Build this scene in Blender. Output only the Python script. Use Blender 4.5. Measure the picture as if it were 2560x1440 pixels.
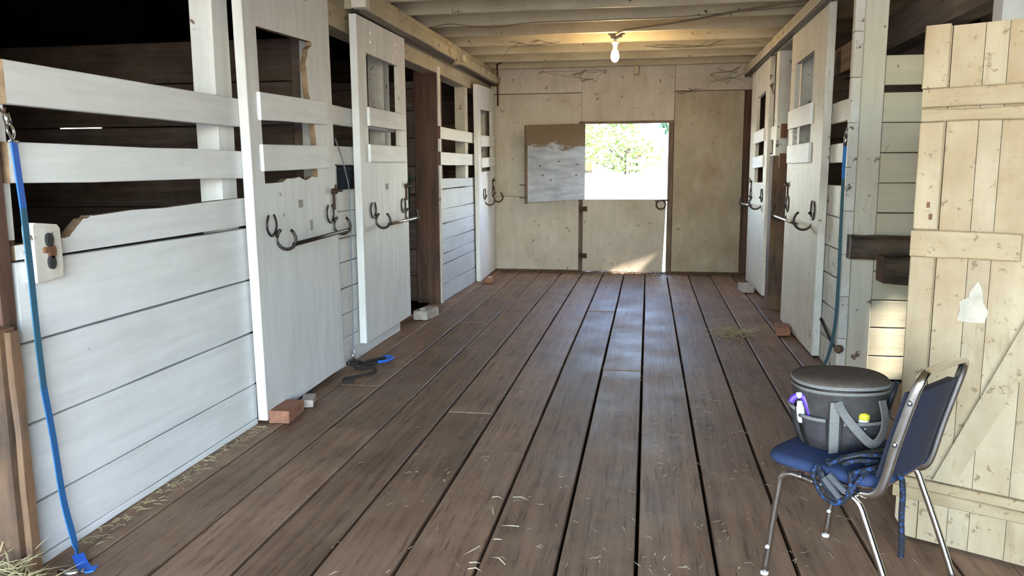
import bpy, bmesh, math, random
from mathutils import Vector, Matrix
for _o in list(bpy.data.objects):
    bpy.data.objects.remove(_o)
S = bpy.context.scene
COL = S.collection
random.seed(7)

# ------------------------------------------------------------------ camera, sky, sun, exposure
cd = bpy.data.cameras.new('camera'); cam = bpy.data.objects.new('camera', cd); COL.objects.link(cam)
cd.sensor_width = 36.0; cd.lens = 28.125; cd.clip_start = 0.05; cd.clip_end = 500
cam.matrix_world = Matrix(((.986067, -.019487, .165201, 0), (.166267, .146276, -.975171, 0),
                           (-.005162, .989052, .147478, 1.5), (0, 0, 0, 1)))
S.camera = cam
SKY_STRENGTH = 0.38
SUN_STRENGTH = 4.6
BULB_STRENGTH = 30.0
EXPOSURE = 3.85
SUN_DIR = Vector((-.80, .10, -.60)).normalized()          # the way the light travels
w = bpy.data.worlds.new('world'); S.world = w; w.use_nodes = True
wn = w.node_tree.nodes; wl = w.node_tree.links; wn.clear()
sky = wn.new('ShaderNodeTexSky'); sky.sky_type = 'NISHITA'; sky.sun_disc = False
sky.sun_elevation = math.asin(-SUN_DIR.z); sky.sun_rotation = math.atan2(-SUN_DIR.x, -SUN_DIR.y)
sky.air_density = 1.0; sky.dust_density = 1.0; sky.ozone_density = 1.0
bg = wn.new('ShaderNodeBackground'); bg.inputs[1].default_value = SKY_STRENGTH
wo = wn.new('ShaderNodeOutputWorld')
wl.new(sky.outputs[0], bg.inputs[0]); wl.new(bg.outputs[0], wo.inputs[0])
sd = bpy.data.lights.new('sun', 'SUN'); sd.energy = SUN_STRENGTH; sd.angle = math.radians(.5); sd.color = (1, .93, .82)
so = bpy.data.objects.new('sun', sd); COL.objects.link(so)
so.rotation_euler = SUN_DIR.to_track_quat('-Z', 'Y').to_euler()
S.view_settings.view_transform = 'Standard'; S.view_settings.look = 'None'
S.view_settings.gamma = 1.0; S.view_settings.use_curve_mapping = False
S.view_settings.exposure = EXPOSURE
def portal(name, loc, rot, sx, sy):
    d = bpy.data.lights.new(name, 'AREA'); d.shape = 'RECTANGLE'; d.size = sx; d.size_y = sy
    d.cycles.is_portal = True
    o = bpy.data.objects.new(name, d); COL.objects.link(o); o.location = loc; o.rotation_euler = rot
portal('sky_portal_entrance', (.15, -2.48, 1.45), (math.radians(90), 0, 0), 4.9, 2.95)
portal('sky_portal_far', (-.32, 11.72, 1.59), (math.radians(-90), 0, 0), 1.2, 1.1)

# ------------------------------------------------------------------ materials
def newmat(name):
    m = bpy.data.materials.new(name); m.use_nodes = True
    nt = m.node_tree; b = nt.nodes['Principled BSDF']
    return m, nt, b
def N(nt, t, **kw):
    n = nt.nodes.new(t)
    for k, v in kw.items(): setattr(n, k, v)
    return n
def mapped(nt, scale, coord='Object'):
    tc = N(nt, 'ShaderNodeTexCoord'); mp = N(nt, 'ShaderNodeMapping'); mp.inputs['Scale'].default_value = scale
    oi = N(nt, 'ShaderNodeObjectInfo')
    ad = N(nt, 'ShaderNodeVectorMath', operation='ADD')
    mul = N(nt, 'ShaderNodeMath', operation='MULTIPLY'); mul.inputs[1].default_value = 37.0
    nt.links.new(oi.outputs['Random'], mul.inputs[0])
    nt.links.new(tc.outputs[coord], mp.inputs['Vector'])
    nt.links.new(mp.outputs[0], ad.inputs[0]); nt.links.new(mul.outputs[0], ad.inputs[1])
    return ad.outputs[0], oi
def noise(nt, vec, scale, detail=5, rough=.6):
    n = N(nt, 'ShaderNodeTexNoise'); n.inputs['Scale'].default_value = scale
    n.inputs['Detail'].default_value = detail; n.inputs['Roughness'].default_value = rough
    nt.links.new(vec, n.inputs['Vector']); return n.outputs['Fac']
def ramp(nt, fac, stops):
    r = N(nt, 'ShaderNodeValToRGB'); e = r.color_ramp.elements
    e[0].position = stops[0][0]; e[0].color = stops[0][1]; e[1].position = stops[-1][0]; e[1].color = stops[-1][1]
    for p, c in stops[1:-1]:
        x = e.new(p); x.color = c
    nt.links.new(fac, r.inputs[0]); return r.outputs[0]
def mixc(nt, fac, a, b, blend='MIX'):
    m = N(nt, 'ShaderNodeMix', data_type='RGBA', blend_type=blend)
    for sock, v in ((m.inputs[0], fac), (m.inputs[6], a), (m.inputs[7], b)):
        if isinstance(v, (int, float)): sock.default_value = v
        elif isinstance(v, tuple): sock.default_value = v
        else: nt.links.new(v, sock)
    return m.outputs[2]
def c4(c): return (c[0], c[1], c[2], 1)
def bump(nt, b, h, strength, dist=.004):
    n = N(nt, 'ShaderNodeBump'); n.inputs['Strength'].default_value = strength; n.inputs['Distance'].default_value = dist
    nt.links.new(h, n.inputs['Height']); nt.links.new(n.outputs[0], b.inputs['Normal'])
def W(v): return (v, v, v, 1)

def paint(name, base, stain, chip, amount=.5, chips=.62, grain=(1, 1, 1), rough=.55, spec=.4, cs=9.0):
    """old brushed paint on wood: cloudy stains, grain and chips down to the wood"""
    m, nt, b = newmat(name)
    v, oi = mapped(nt, (1, 1, 1))
    vg, _ = mapped(nt, grain)
    n1 = noise(nt, v, 1.7, 6, .65)
    n2 = noise(nt, v, cs, 6, .7)
    ng = noise(nt, vg, 3.0, 4, .6)
    st = ramp(nt, n1, [(.42, W(0)), (.72, W(1))])
    col = mixc(nt, st, c4(base), c4(stain))
    f = N(nt, 'ShaderNodeMath', operation='MULTIPLY'); f.inputs[1].default_value = amount
    nt.links.new(st, f.inputs[0])
    col = mixc(nt, f.outputs[0], c4(base), c4(stain))
    gr = ramp(nt, ng, [(.30, W(.86)), (.65, W(1))])
    col = mixc(nt, 1.0, col, gr, 'MULTIPLY')
    sg = noise(nt, v, 26.0, 4, .7)                       # small scuffs and fly specks
    col = mixc(nt, ramp(nt, sg, [(chips - .02, W(0)), (chips + .06, W(.55))]), col, c4(stain))
    vs_, _ = mapped(nt, (grain[0] * 1.0 + .6, grain[1] * 1.0 + .6, grain[2] * 1.0 + .6))
    nb = noise(nt, vs_, 2.6, 8, .72)                     # rubbed streaks that follow the grain
    col = mixc(nt, ramp(nt, nb, [(chips - .07, W(0)), (chips + .03, W(.5))]), col, c4([(p + q_) * .5 for p, q_ in zip(stain, chip)]))
    ch = ramp(nt, n2, [(chips - .03, W(0)), (chips, W(1))])
    col = mixc(nt, ch, col, c4(chip))
    rv = ramp(nt, oi.outputs['Random'], [(0, W(.92)), (1, W(1))])
    col = mixc(nt, 1.0, col, rv, 'MULTIPLY')
    nt.links.new(col, b.inputs['Base Color'])
    b.inputs['Roughness'].default_value = rough; b.inputs['Specular IOR Level'].default_value = spec
    bump(nt, b, ng, .35, .003)
    return m
def wood(name, dark, light, grain, rough=.75, spec=.3, gscale=2.0, dust=None, dustamt=.4, contrast=(.3, .7), bumps=.5, streak=0):
    m, nt, b = newmat(name)
    vg, oi = mapped(nt, grain)
    v, _ = mapped(nt, (1, 1, 1))
    ng = noise(nt, vg, gscale, 8, .65)
    col = ramp(nt, ng, [(contrast[0], c4(dark)), (contrast[1], c4(light))])
    n1 = noise(nt, v, 2.2, 5, .6)
    col = mixc(nt, 1.0, col, ramp(nt, n1, [(.3, W(.72)), (.7, W(1.1))]), 'MULTIPLY')
    if dust:
        n3 = noise(nt, v, 3.1, 7, .7)
        f = ramp(nt, n3, [(.40, W(0)), (.75, W(dustamt))])
        col = mixc(nt, f, col, c4(dust))
    if streak:                                           # open grain and checks along the board
        nk = noise(nt, vg, gscale * 3.4, 6, .7)
        col = mixc(nt, ramp(nt, nk, [(.56, W(0)), (.64, W(streak))]), col, c4([x * .45 for x in dark]))
    rv = ramp(nt, oi.outputs['Random'], [(0, W(.78)), (1, W(1.08))])
    col = mixc(nt, 1.0, col, rv, 'MULTIPLY')
    nt.links.new(col, b.inputs['Base Color'])
    rr = ramp(nt, n1, [(.3, W(rough - .12)), (.7, W(rough + .08))])
    nt.links.new(rr, b.inputs['Roughness']); b.inputs['Specular IOR Level'].default_value = spec
    bump(nt, b, ng, bumps, .004)
    return m
def plain(name, col, rough=.5, metal=0, spec=.5, var=.12, scale=30):
    m, nt, b = newmat(name)
    v, oi = mapped(nt, (1, 1, 1)); n = noise(nt, v, scale, 3, .6)
    f = ramp(nt, n, [(.3, W(1 - var)), (.7, W(1 + var * .5))])
    nt.links.new(mixc(nt, 1.0, c4(col), f, 'MULTIPLY'), b.inputs['Base Color'])
    b.inputs['Roughness'].default_value = rough; b.inputs['Metallic'].default_value = metal
    b.inputs['Specular IOR Level'].default_value = spec
    bump(nt, b, n, .15, .001)
    return m

M = {}
M['white'] = paint('white_paint_boards', (.80, .80, .79), (.62, .59, .53), (.22, .16, .11), .45, .735, (3, .5, 6))
M['white_v'] = paint('white_paint_upright', (.80, .795, .77), (.58, .53, .45), (.19, .13, .09), .55, .72, (6, 6, .5))
M['white_door'] = paint('white_paint_door_sheet', (.77, .765, .75), (.62, .595, .55), (.24, .18, .14), .45, .745, (5, 5, .8))
M['white_worn'] = paint('white_paint_worn', (.74, .71, .63), (.48, .40, .30), (.13, .085, .055), .75, .645, (6, 6, .5))
M['white_far'] = paint('white_paint_far_panels', (.56, .49, .40), (.40, .32, .23), (.16, .11, .07), .75, .67, (4, 4, .8), .7)
M['white_bay'] = paint('white_paint_end_bay', (.60, .625, .65), (.47, .46, .44), (.18, .13, .09), .45, .70, (3, .5, 6))  # darker copy of the board white, far opening's cool light in its colour
M['white_right'] = paint('white_paint_corner_post', (.69, .63, .50), (.54, .47, .34), (.18, .12, .08), .55, .66, (6, 6, .5))
M['far_stained'] = paint('white_paint_far_stained_panel', (.45, .37, .27), (.30, .215, .135), (.15, .10, .06), .85, .68, (4, 4, .8), .7)
M['white_cross'] = paint('white_paint_cross_wall', (.66, .585, .42), (.53, .46, .31), (.20, .14, .09), .5, .685, (.6, 3, 6))
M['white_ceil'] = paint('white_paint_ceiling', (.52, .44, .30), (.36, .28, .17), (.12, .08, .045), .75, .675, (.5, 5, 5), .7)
M['header'] = paint('yellowed_header_paint', (.50, .43, .29), (.34, .26, .15), (.12, .08, .05), .8, .64, (5, .5, 5))
M['cream'] = paint('cream_door_paint', (.44, .345, .215), (.31, .195, .09), (.22, .145, .075), .95, .635, (5, 5, .5), .6, .4, 21)
M['cream_h'] = paint('cream_batten_paint', (.43, .33, .195), (.30, .185, .08), (.22, .145, .07), .95, .63, (.6, .6, 6), .6, .4, 21)
M['bare_patch'] = plain('pale_scraped_primer', (.49, .435, .335), .7, 0, .3, .25, 14)
M['smudge'] = plain('grey_paint_scar', (.42, .39, .35), .8, 0, .3, .4, 60)
M['rawedge'] = wood('raw_worn_edge', (.13, .075, .04), (.40, .27, .16), (4, 4, 4), .8)
M['floor'] = wood('floor_plank_wood', (.150, .080, .043), (.315, .178, .102), (11, .55, 11), .60, .40, 2.0, (.40, .265, .165), .55, (.34, .62), .8, .75)
M['subfloor'] = plain('dark_earth', (.022, .016, .012), .95, 0, 0)
M['brown'] = wood('brown_post_wood', (.060, .030, .020), (.19, .10, .065), (10, 10, .7), .75, .3, 2.0)
M['redbrown'] = wood('reddish_board_wood', (.13, .055, .028), (.26, .12, .065), (10, 10, .7), .75)
M['weathered'] = wood('weathered_stub_wood', (.045, .028, .018), (.17, .112, .078), (12, 12, .8), .8, .3, 2.0, (.36, .18, .07), .5)
M['dark'] = wood('dark_stall_wood', (.055, .036, .027), (.19, .13, .10), (.7, .7, 11), .85, .2, 2.0, (.27, .22, .20), .4)
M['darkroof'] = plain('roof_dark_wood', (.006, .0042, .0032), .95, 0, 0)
M['beam'] = wood('loft_beam_wood', (.12, .08, .055), (.30, .22, .16), (8, .6, 8), .8)
M['timber'] = wood('blackened_timber', (.006, .005, .004), (.10, .066, .040), (.8, 9, 9), .6, .4, 2.6, (.26, .17, .09), .5, (.42, .66))
def _ply():
    m = wood('weathered_plywood', (.30, .325, .37), (.56, .60, .67), (1.2, 4, 9), .5, .5, 1.8, (.30, .25, .20), .4, (.3, .7))
    nt = m.node_tree; b = nt.nodes['Principled BSDF']; src = b.inputs['Base Color'].links[0].from_socket
    tc = N(nt, 'ShaderNodeTexCoord'); sp = N(nt, 'ShaderNodeSeparateXYZ'); nt.links.new(tc.outputs['Generated'], sp.inputs[0])
    v, _ = mapped(nt, (2, 2, 5)); n = noise(nt, v, 1.6, 6, .7)
    ad = N(nt, 'ShaderNodeMath', operation='MULTIPLY_ADD'); ad.inputs[1].default_value = .55; nt.links.new(n, ad.inputs[0]); nt.links.new(sp.outputs[2], ad.inputs[2])
    f = ramp(nt, ad.outputs[0], [(.95, W(0)), (1.22, W(1))])
    nt.links.new(mixc(nt, f, src, (.13, .085, .045, 1)), b.inputs['Base Color']); return m
M['ply'] = _ply()
M['ply_edge'] = wood('stained_plywood_top', (.085, .055, .03), (.26, .18, .10), (1.5, 4, 7), .7)
M['doorframe'] = wood('door_frame_wood', (.10, .07, .05), (.25, .18, .12), (6, 6, 1), .8)
M['iron'] = plain('dark_iron', (.055, .045, .040), .45, .8, .5, .3)
M['rust'] = plain('rusty_iron', (.085, .045, .028), .8, .4, .3, .4, 60)
M['steel'] = plain('bright_steel', (.62, .62, .62), .25, 1.0)
M['chrome'] = plain('chair_chrome', (.66, .63, .58), .22, 1.0, .5, .1)
M['blue_fabric'] = plain('blue_chair_fabric', (.034, .052, .118), .9, 0, .2, .25, 180)
M['navy_fabric'] = plain('navy_back_vinyl', (.019, .021, .038), .75, 0, .3, .15, 90)
M['seatboard'] = wood('seat_board_wood', (.20, .09, .05), (.38, .20, .12), (8, 8, 8), .6)
M['bag'] = plain('charcoal_bag_cloth', (.060, .052, .047), .92, 0, .2, .3, 25)
M['bag_top'] = plain('brown_dusty_lid_cloth', (.085, .066, .050), .95, 0, .2, .25, 22)
M['bag_pocket'] = plain('dark_pocket_mesh', (.050, .045, .047), .9, 0, .2, .25, 60)
M['webbing_grey'] = plain('grey_webbing', (.19, .18, .165), .8, 0, .3, .2, 120)
M['purple'] = plain('purple_plastic', (.12, .045, .40), .4)
M['whiteplastic'] = plain('white_plastic', (.75, .75, .76), .4)
M['yellow'] = plain('yellow_plastic', (.78, .70, .05), .4)
M['black'] = plain('black_plastic', (.022, .022, .024), .5)
M['grey_handle'] = plain('grey_handle_plastic', (.10, .105, .11), .4)
M['blue_web'] = plain('bright_blue_webbing', (.018, .15, .68), .6, 0, .4, .15, 150)
M['blue_faded'] = plain('faded_blue_webbing', (.045, .165, .27), .75, 0, .3, .2, 150)
M['blue_mid'] = plain('mid_blue_webbing', (.030, .165, .44), .7, 0, .3, .15, 150)
M['strap_grey'] = plain('grey_blue_strap', (.13, .16, .21), .7, 0, .3, .2, 120)
M['strap_teal'] = plain('teal_strap', (.045, .10, .12), .7, 0, .3, .2, 120)
M['rope_black'] = plain('dark_rope', (.035, .028, .024), .9, 0, .2, .3, 200)
M['brick'] = plain('worn_red_brick', (.30, .14, .085), .9, 0, .2, .35, 18)
M['palebrick'] = plain('pale_whitened_brick', (.42, .36, .31), .9, 0, .2, .3, 18)
M['hay'] = plain('dry_hay', (.46, .38, .20), .8, 0, .3, .35, 3)
M['chaff'] = plain('brown_chaff', (.13, .085, .05), .95)
M['straw'] = plain('pale_straw', (.52, .43, .28), .7, 0, .3, .35, 3)
M['web'] = plain('dusty_cobweb', (.10, .075, .05), .95)
M['wire'] = plain('painted_wire', (.15, .115, .075), .8)
M['porcelain'] = plain('porcelain', (.65, .60, .50), .35)
M['box'] = plain('rusty_junction_box', (.13, .095, .06), .7, .3)
M['green'] = plain('green_bucket_plastic', (.012, .090, .028), .5)
M['slate'] = plain('slate_rubber', (.055, .065, .085), .7)
M['ground'] = plain('pale_dirt_ground', (.36, .345, .32), .95, 0, .2, .25, 1.5)
M['leaf'] = plain('leaf_green', (.17, .22, .06), .6, 0, .4, .5, 2)
M['leaf2'] = plain('dark_leaf_green', (.05, .11, .055), .6, 0, .4, .5, 2)
M['bark'] = wood('bark', (.06, .045, .03), (.18, .13, .09), (6, 6, 1), .9)
# two-tone rope: black with blue flecks
def _rope():
    m, nt, b = newmat('black_blue_fleck_rope')
    v, _ = mapped(nt, (1, 1, 1)); n = noise(nt, v, 95, 2, .5)
    nt.links.new(ramp(nt, n, [(.555, (.009, .010, .014, 1)), (.61, (.012, .055, .19, 1))]), b.inputs['Base Color'])
    b.inputs['Roughness'].default_value = .8; bump(nt, b, n, .6, .003); return m
M['rope_blue'] = _rope()
def _bulb():
    m, nt, b = newmat('glowing_bulb')
    b.inputs['Base Color'].default_value = (1, .95, .8, 1)
    b.inputs['Emission Color'].default_value = (1, .74, .38, 1); b.inputs['Emission Strength'].default_value = BULB_STRENGTH
    return m
M['bulb'] = _bulb()

# ------------------------------------------------------------------ helpers
OFF = {}                     # where each object's frame sits inside its root's frame
def off(o): return OFF.get(o.name, Vector((0, 0, 0))) if o else Vector((0, 0, 0))
def props(o, label=None, cat=None, group=None, kind=None):
    if label: o['label'] = label
    if cat: o['category'] = cat
    if group: o['group'] = group
    if kind: o['kind'] = kind
    return o
def root(name, loc=(0, 0, 0), rot=(0, 0, 0), label=None, cat=None, group=None, kind=None):
    o = bpy.data.objects.new(name, None); COL.objects.link(o); o.empty_display_size = .1
    o.location = loc; o.rotation_euler = rot
    return props(o, label, cat, group, kind)
def link(name, verts, faces, mat, parent=None, smooth=False, mats=None, fm=None):
    """verts in the root's frame; the object's own origin goes to their middle"""
    vs = [Vector(v) for v in verts]
    lo = Vector([min(v[i] for v in vs) for i in range(3)]); hi = Vector([max(v[i] for v in vs) for i in range(3)])
    c = (lo + hi) / 2
    me = bpy.data.meshes.new(name); me.from_pydata([v - c for v in vs], [], faces)
    for x in (mats or [mat]): me.materials.append(M[x])
    if fm:
        for p, i in zip(me.polygons, fm): p.material_index = i
    if smooth:
        for p in me.polygons: p.use_smooth = True
    me.update()
    o = bpy.data.objects.new(name, me); COL.objects.link(o)
    o.location = c - off(parent)
    if parent: o.parent = parent
    OFF[o.name] = c
    return o
def top(o):
    return o
class MB:
    """collects geometry for ONE mesh object"""
    def __init__(s): s.v = []; s.f = []; s.m = []
    def add(s, vs, fs, mi=0):
        k = len(s.v); s.v += [Vector(v) for v in vs]; s.f += [tuple(i + k for i in f) for f in fs]; s.m += [mi] * len(fs); return s
    def box(s, x0, x1, y0, y1, z0, z1, mi=0):
        return s.add([(x0, y0, z0), (x1, y0, z0), (x1, y1, z0), (x0, y1, z0), (x0, y0, z1), (x1, y0, z1), (x1, y1, z1), (x0, y1, z1)],
                     [(0, 3, 2, 1), (4, 5, 6, 7), (0, 1, 5, 4), (1, 2, 6, 5), (2, 3, 7, 6), (3, 0, 4, 7)], mi)
    def tube(s, pts, ru, rv=None, n=8, up=None, mi=0, cap=True, radii=None):
        """sweep an n-gon (ru x rv) along pts; up keeps the rv axis steady"""
        pts = [Vector(p) for p in pts]; rv = rv or ru
        rings = []; prev = None
        for i, p in enumerate(pts):
            t = (pts[min(i + 1, len(pts) - 1)] - pts[max(i - 1, 0)]).normalized()
            if up is not None: u = Vector(up)
            else: u = prev if prev is not None else (Vector((0, 0, 1)) if abs(t.z) < .9 else Vector((1, 0, 0)))
            u = (u - t * u.dot(t))
            if u.length < 1e-5: u = Vector((1, 0, 0)) - t * t.x
            u.normalize(); prev = u; q = t.cross(u)
            k = radii[i] if radii else 1.0
            a0 = math.pi / 4 if n == 4 else 0
            sc = math.sqrt(2) if n == 4 else 1
            rings.append([p + q * (ru * k * sc * math.cos(a0 + 2 * math.pi * j / n)) + u * (rv * k * sc * math.sin(a0 + 2 * math.pi * j / n)) for j in range(n)])
        vs = [v for r in rings for v in r]; fs = []
        for i in range(len(rings) - 1):
            for j in range(n):
                a = i * n + j; b2 = i * n + (j + 1) % n
                fs.append((a, b2, b2 + n, a + n))
        if cap:
            fs.append(tuple(range(n - 1, -1, -1))); fs.append(tuple((len(rings) - 1) * n + j for j in range(n)))
        return s.add(vs, fs, mi)
    def lathe(s, prof, c=(0, 0, 0), n=16, mi=0, sx=1, sy=1):
        vs = []; fs = []
        for r, z in prof:
            for j in range(n):
                a = 2 * math.pi * j / n; vs.append((c[0] + r * sx * math.cos(a), c[1] + r * sy * math.sin(a), c[2] + z))
        for i in range(len(prof) - 1):
            for j in range(n):
                fs.append((i * n + j, i * n + (j + 1) % n, (i + 1) * n + (j + 1) % n, (i + 1) * n + j))
        fs.append(tuple(range(n - 1, -1, -1))); fs.append(tuple((len(prof) - 1) * n + j for j in range(n)))
        return s.add(vs, fs, mi)
    def go(s, name, mat, parent=None, smooth=False, mats=None):
        return link(name, s.v, s.f, mat, parent, smooth, mats, s.m if mats else None)
def spline(pts, k=6):
    """Catmull-Rom through pts"""
    P = [Vector(p) for p in pts]; P = [P[0] * 2 - P[1]] + P + [P[-1] * 2 - P[-2]]; out = []
    for i in range(1, len(P) - 2):
        a, b, c, d = P[i - 1:i + 3]
        for j in range(k):
            t = j / k
            out.append(.5 * (2 * b + (c - a) * t + (2 * a - 5 * b + 4 * c - d) * t * t + (-a + 3 * b - 3 * c + d) * t ** 3))
    out.append(P[-2]); return out
def box(name, x0, x1, y0, y1, z0, z1, mat, parent=None):
    return MB().box(x0, x1, y0, y1, z0, z1).go(name, mat, parent)
def board(name, x0, x1, y0, y1, z0, z1, mat, parent=None, j=.003, seg=4, ends=None, ch=.004):
    """a sawn board along its longest side: slightly uneven edges, eased corners; ends = bare end-grain material"""
    lo = (x0, y0, z0); hi = (x1, y1, z1); L = max(range(3), key=lambda i: hi[i] - lo[i]); A, B = [i for i in range(3) if i != L]
    ch = min(ch, (hi[A] - lo[A]) * .3, (hi[B] - lo[B]) * .3)
    vs = []; fs = []; fm = []
    for i in range(seg + 1):
        t = lo[L] + (hi[L] - lo[L]) * i / seg
        ja = [random.uniform(-j, j) for _ in range(4)]
        a0, a1, b0, b1 = lo[A] + ja[0] * .3, hi[A] + ja[1] * .3, lo[B] + ja[2], hi[B] + ja[3]
        for a, b in ((a0 + ch, b0), (a1 - ch, b0), (a1, b0 + ch), (a1, b1 - ch), (a1 - ch, b1), (a0 + ch, b1), (a0, b1 - ch), (a0, b0 + ch)):
            v = [0, 0, 0]; v[L] = t; v[A] = a; v[B] = b; vs.append(v)
    flip = (L == 1)
    for i in range(seg):
        for k in range(8):
            a = i * 8 + k; b = i * 8 + (k + 1) % 8
            q = (a, b, b + 8, a + 8); fs.append(q[::-1] if flip else q); fm.append(0)
    e0 = tuple(range(7, -1, -1)); e1 = tuple(seg * 8 + k for k in range(8))
    fs += [e0[::-1], e1[::-1]] if flip else [e0, e1]; fm += [1, 1] if ends else [0, 0]
    return link(name, vs, fs, mat, parent, False, [mat, ends] if ends else None, fm if ends else None)
def sheet(name, outer, holes, d0, d1, axis, mat, parent=None, edge=None):
    """a panel cut to a polygon with holes. axis 'x': outline in (y, z), thickness x d0..d1; axis 'y': outline in (x, z)"""
    bm = bmesh.new(); eds = []
    def P(a, b, d): return (d, a, b) if axis == 'x' else (a, d, b)
    for lp in [outer] + list(holes):
        vs = [bm.verts.new(P(a, b, d0)) for a, b in lp]
        eds += [bm.edges.new((vs[i], vs[(i + 1) % len(vs)])) for i in range(len(vs))]
    bmesh.ops.triangle_fill(bm, use_beauty=True, use_dissolve=False, edges=eds)
    r = bmesh.ops.extrude_face_region(bm, geom=bm.faces[:])
    dv = Vector(P(0, 0, d1)) - Vector(P(0, 0, d0))
    bmesh.ops.translate(bm, verts=[g for g in r['geom'] if isinstance(g, bmesh.types.BMVert)], vec=dv)
    bmesh.ops.recalc_face_normals(bm, faces=bm.faces[:])
    bm.verts.ensure_lookup_table(); ax = 0 if axis == 'x' else 1
    vs = [v.co.copy() for v in bm.verts]; fs = []; fm = []
    for f in bm.faces:
        fs.append(tuple(v.index for v in f.verts)); fm.append(0 if abs(f.normal[ax]) > .5 else 1)
    bm.free()
    return link(name, vs, fs, mat, parent, False, [mat, edge] if edge else None, fm if edge else None)
def rag(pts, n=5, amt=.008):
    """roughen a polyline"""
    out = []
    for (a, b), (c, d) in zip(pts[:-1], pts[1:]):
        for i in range(n):
            t = i / n; out.append((a + (c - a) * t + random.uniform(-amt, amt), b + (d - b) * t + random.uniform(-amt, amt)))
    out.append(pts[-1]); return out
def horseshoe_pts(cx, cy, cz, w, h, plane, n=14):
    """U outline, open end up. plane 'yz' (flat against the door) or 'xz' (standing out from it)"""
    out = []
    for i in range(n + 1):
        a = math.radians(-235 + 290 * i / n)          # from the upper tip round the bottom to the other tip
        u = math.cos(a) * w / 2; v = math.sin(a) * h / 2
        if v > 0: u *= 1 - .12 * v / (h / 2); v *= 1.0
        out.append((cx, cy + u, cz + v) if plane == 'yz' else (cx + u, cy, cz + v))
    return out
def copy_tree(o, parent=None):
    c = o.copy(); COL.objects.link(c)
    if parent: c.parent = parent
    for ch in list(o.children): copy_tree(ch, c)
    return c

# ================================================================== FLOOR
floor = root('floor', label='worn brown plank floor of the stable aisle with wide dark gaps', kind='structure')
box('earth', -5.4, 4.4, -2.5, 11.7, -.10, -.055, 'subfloor', floor)
rnd = random.Random(3)
joints = {-7: [5.2, 8.3], -6: [4.3, 7.6], -5: [6.5, 9.0], -4: [4.7, 8.9], -3: [4.05, 7.3], -2: [4.05, 8.4], -1: [5.9, 8.6], 0: [7.75, 9.6],
          1: [6.25, 9.1], 2: [5.6, 8.2], 3: [6.9, 9.5], 4: [5.0, 8.0]}
for k in range(-8, 15):
    x0 = -.016 + .30 * k; x1 = x0 + .30
    g = rnd.uniform(.004, .008)
    if -3 <= k <= 4: g = rnd.uniform(.006, .0095)
    yend = 11.66 if k < 5 else 5.86
    if k < -7: ys = [-2.45, 1.6, 6.0, yend]
    elif k < 5: ys = [-2.45, 1.3 + (k % 3) * .25] + joints.get(k, [5.0 + rnd.random(), 8.4 + rnd.random()]) + [yend]
    else: ys = [-2.45, 4.1 + rnd.random() * .4, yend]
    for a, b in zip(ys[:-1], ys[1:]):
        dz = rnd.uniform(-.002, .001); ga = rnd.uniform(-.002, .002)
        board('plank', x0 + g + ga, x1 - g + ga * .5, a + .0008, b - .0008, -.045, dz, 'floor', floor, .0025, 6)

# ================================================================== WALL LEFT
FX = -2.27
wl_ = root('wall_left', label='white painted plank stall fronts on the side with the blue strap', kind='structure')
def P(y0, y1, z0, z1, name='plank', mat='white', x=FX, t=.045, **kw): return board(name, x - t, x, y0, y1, z0, z1, mat, wl_, **kw)
# first stall front
for a, b in ((.0, .012), (.018, .245), (.256, .555), (.566, .865), (.876, 1.175)):
    pass
P(2.545, 4.29, .0, .035)
P(2.535, 4.29, .040, .247)
P(2.535, 4.29, .254, .553)
P(2.54, 4.29, .561, .862)
P(2.56, 4.29, .871, 1.168)
chew = rag([(2.815, 1.236), (2.845, 1.243), (2.93, 1.305), (2.99, 1.318), (4.29, 1.342)], 5, .004)
sheet('plank', [(2.56, 1.178)] + [(2.56, 1.232)] + chew + [(4.29, 1.186)], [], FX - .045, FX, 'x', 'white', wl_, 'rawedge')
P(2.575, 4.27, 1.738, 1.893, 'rail', ends='rawedge', x=FX + .012)
P(2.56, 4.27, 1.455, 1.606, 'rail', ends='rawedge', x=FX + .012)
# corner post: white above, bare below
board('post', -2.46, FX - .03, 2.48, 2.605, 1.25, 3.1, 'white_v', wl_, seg=5)
board('post', -2.46, FX - .03, 2.48, 2.60, 0, 1.25, 'brown', wl_, seg=5)
board('batten', -2.33, -2.262, 2.462, 2.53, 0, 1.70, 'brown', wl_, seg=5)
# jamb posts behind the rails
board('post', -2.45, -2.318, 4.12, 4.29, 0, 2.9, 'white_v', wl_, .006, 6)
board('post', -2.45, -2.318, 5.50, 5.66, 0, 2.9, 'white_v', wl_, .006, 6)
board('post', -2.46, -2.318, 6.95, 7.12, 0, 2.75, 'white_worn', wl_, .006, 6)
# second stall front
for a, b in ((.0, .215), (.222, .40), (.408, .60), (.607, .80), (.808, .985), (.992, 1.185), (1.192, 1.352)):
    P(5.50, 7.10, a, b)
P(5.48, 7.10, 1.828, 1.966, 'rail'); P(5.48, 7.10, 1.535, 1.672, 'rail')
board('batten', -2.27, -2.235, 5.49, 5.585, .03, 1.53, 'white_v', wl_, .003, 5)
# brown post at the second doorway
board('brown_post', -2.55, -2.285, 8.66, 8.86, 0, 2.62, 'brown', wl_, .006, 6)
for a, b in ((.0, 1.54), (1.69, 1.83), (1.968, 2.6)):
    board('batten', -2.285, -2.262, 8.662, 8.725, a, b, 'white_worn', wl_, .003, 2)
board('leaning_board', -2.62, -2.545, 8.30, 8.335, 0, 1.27, 'redbrown', wl_, .002, 4)
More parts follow.
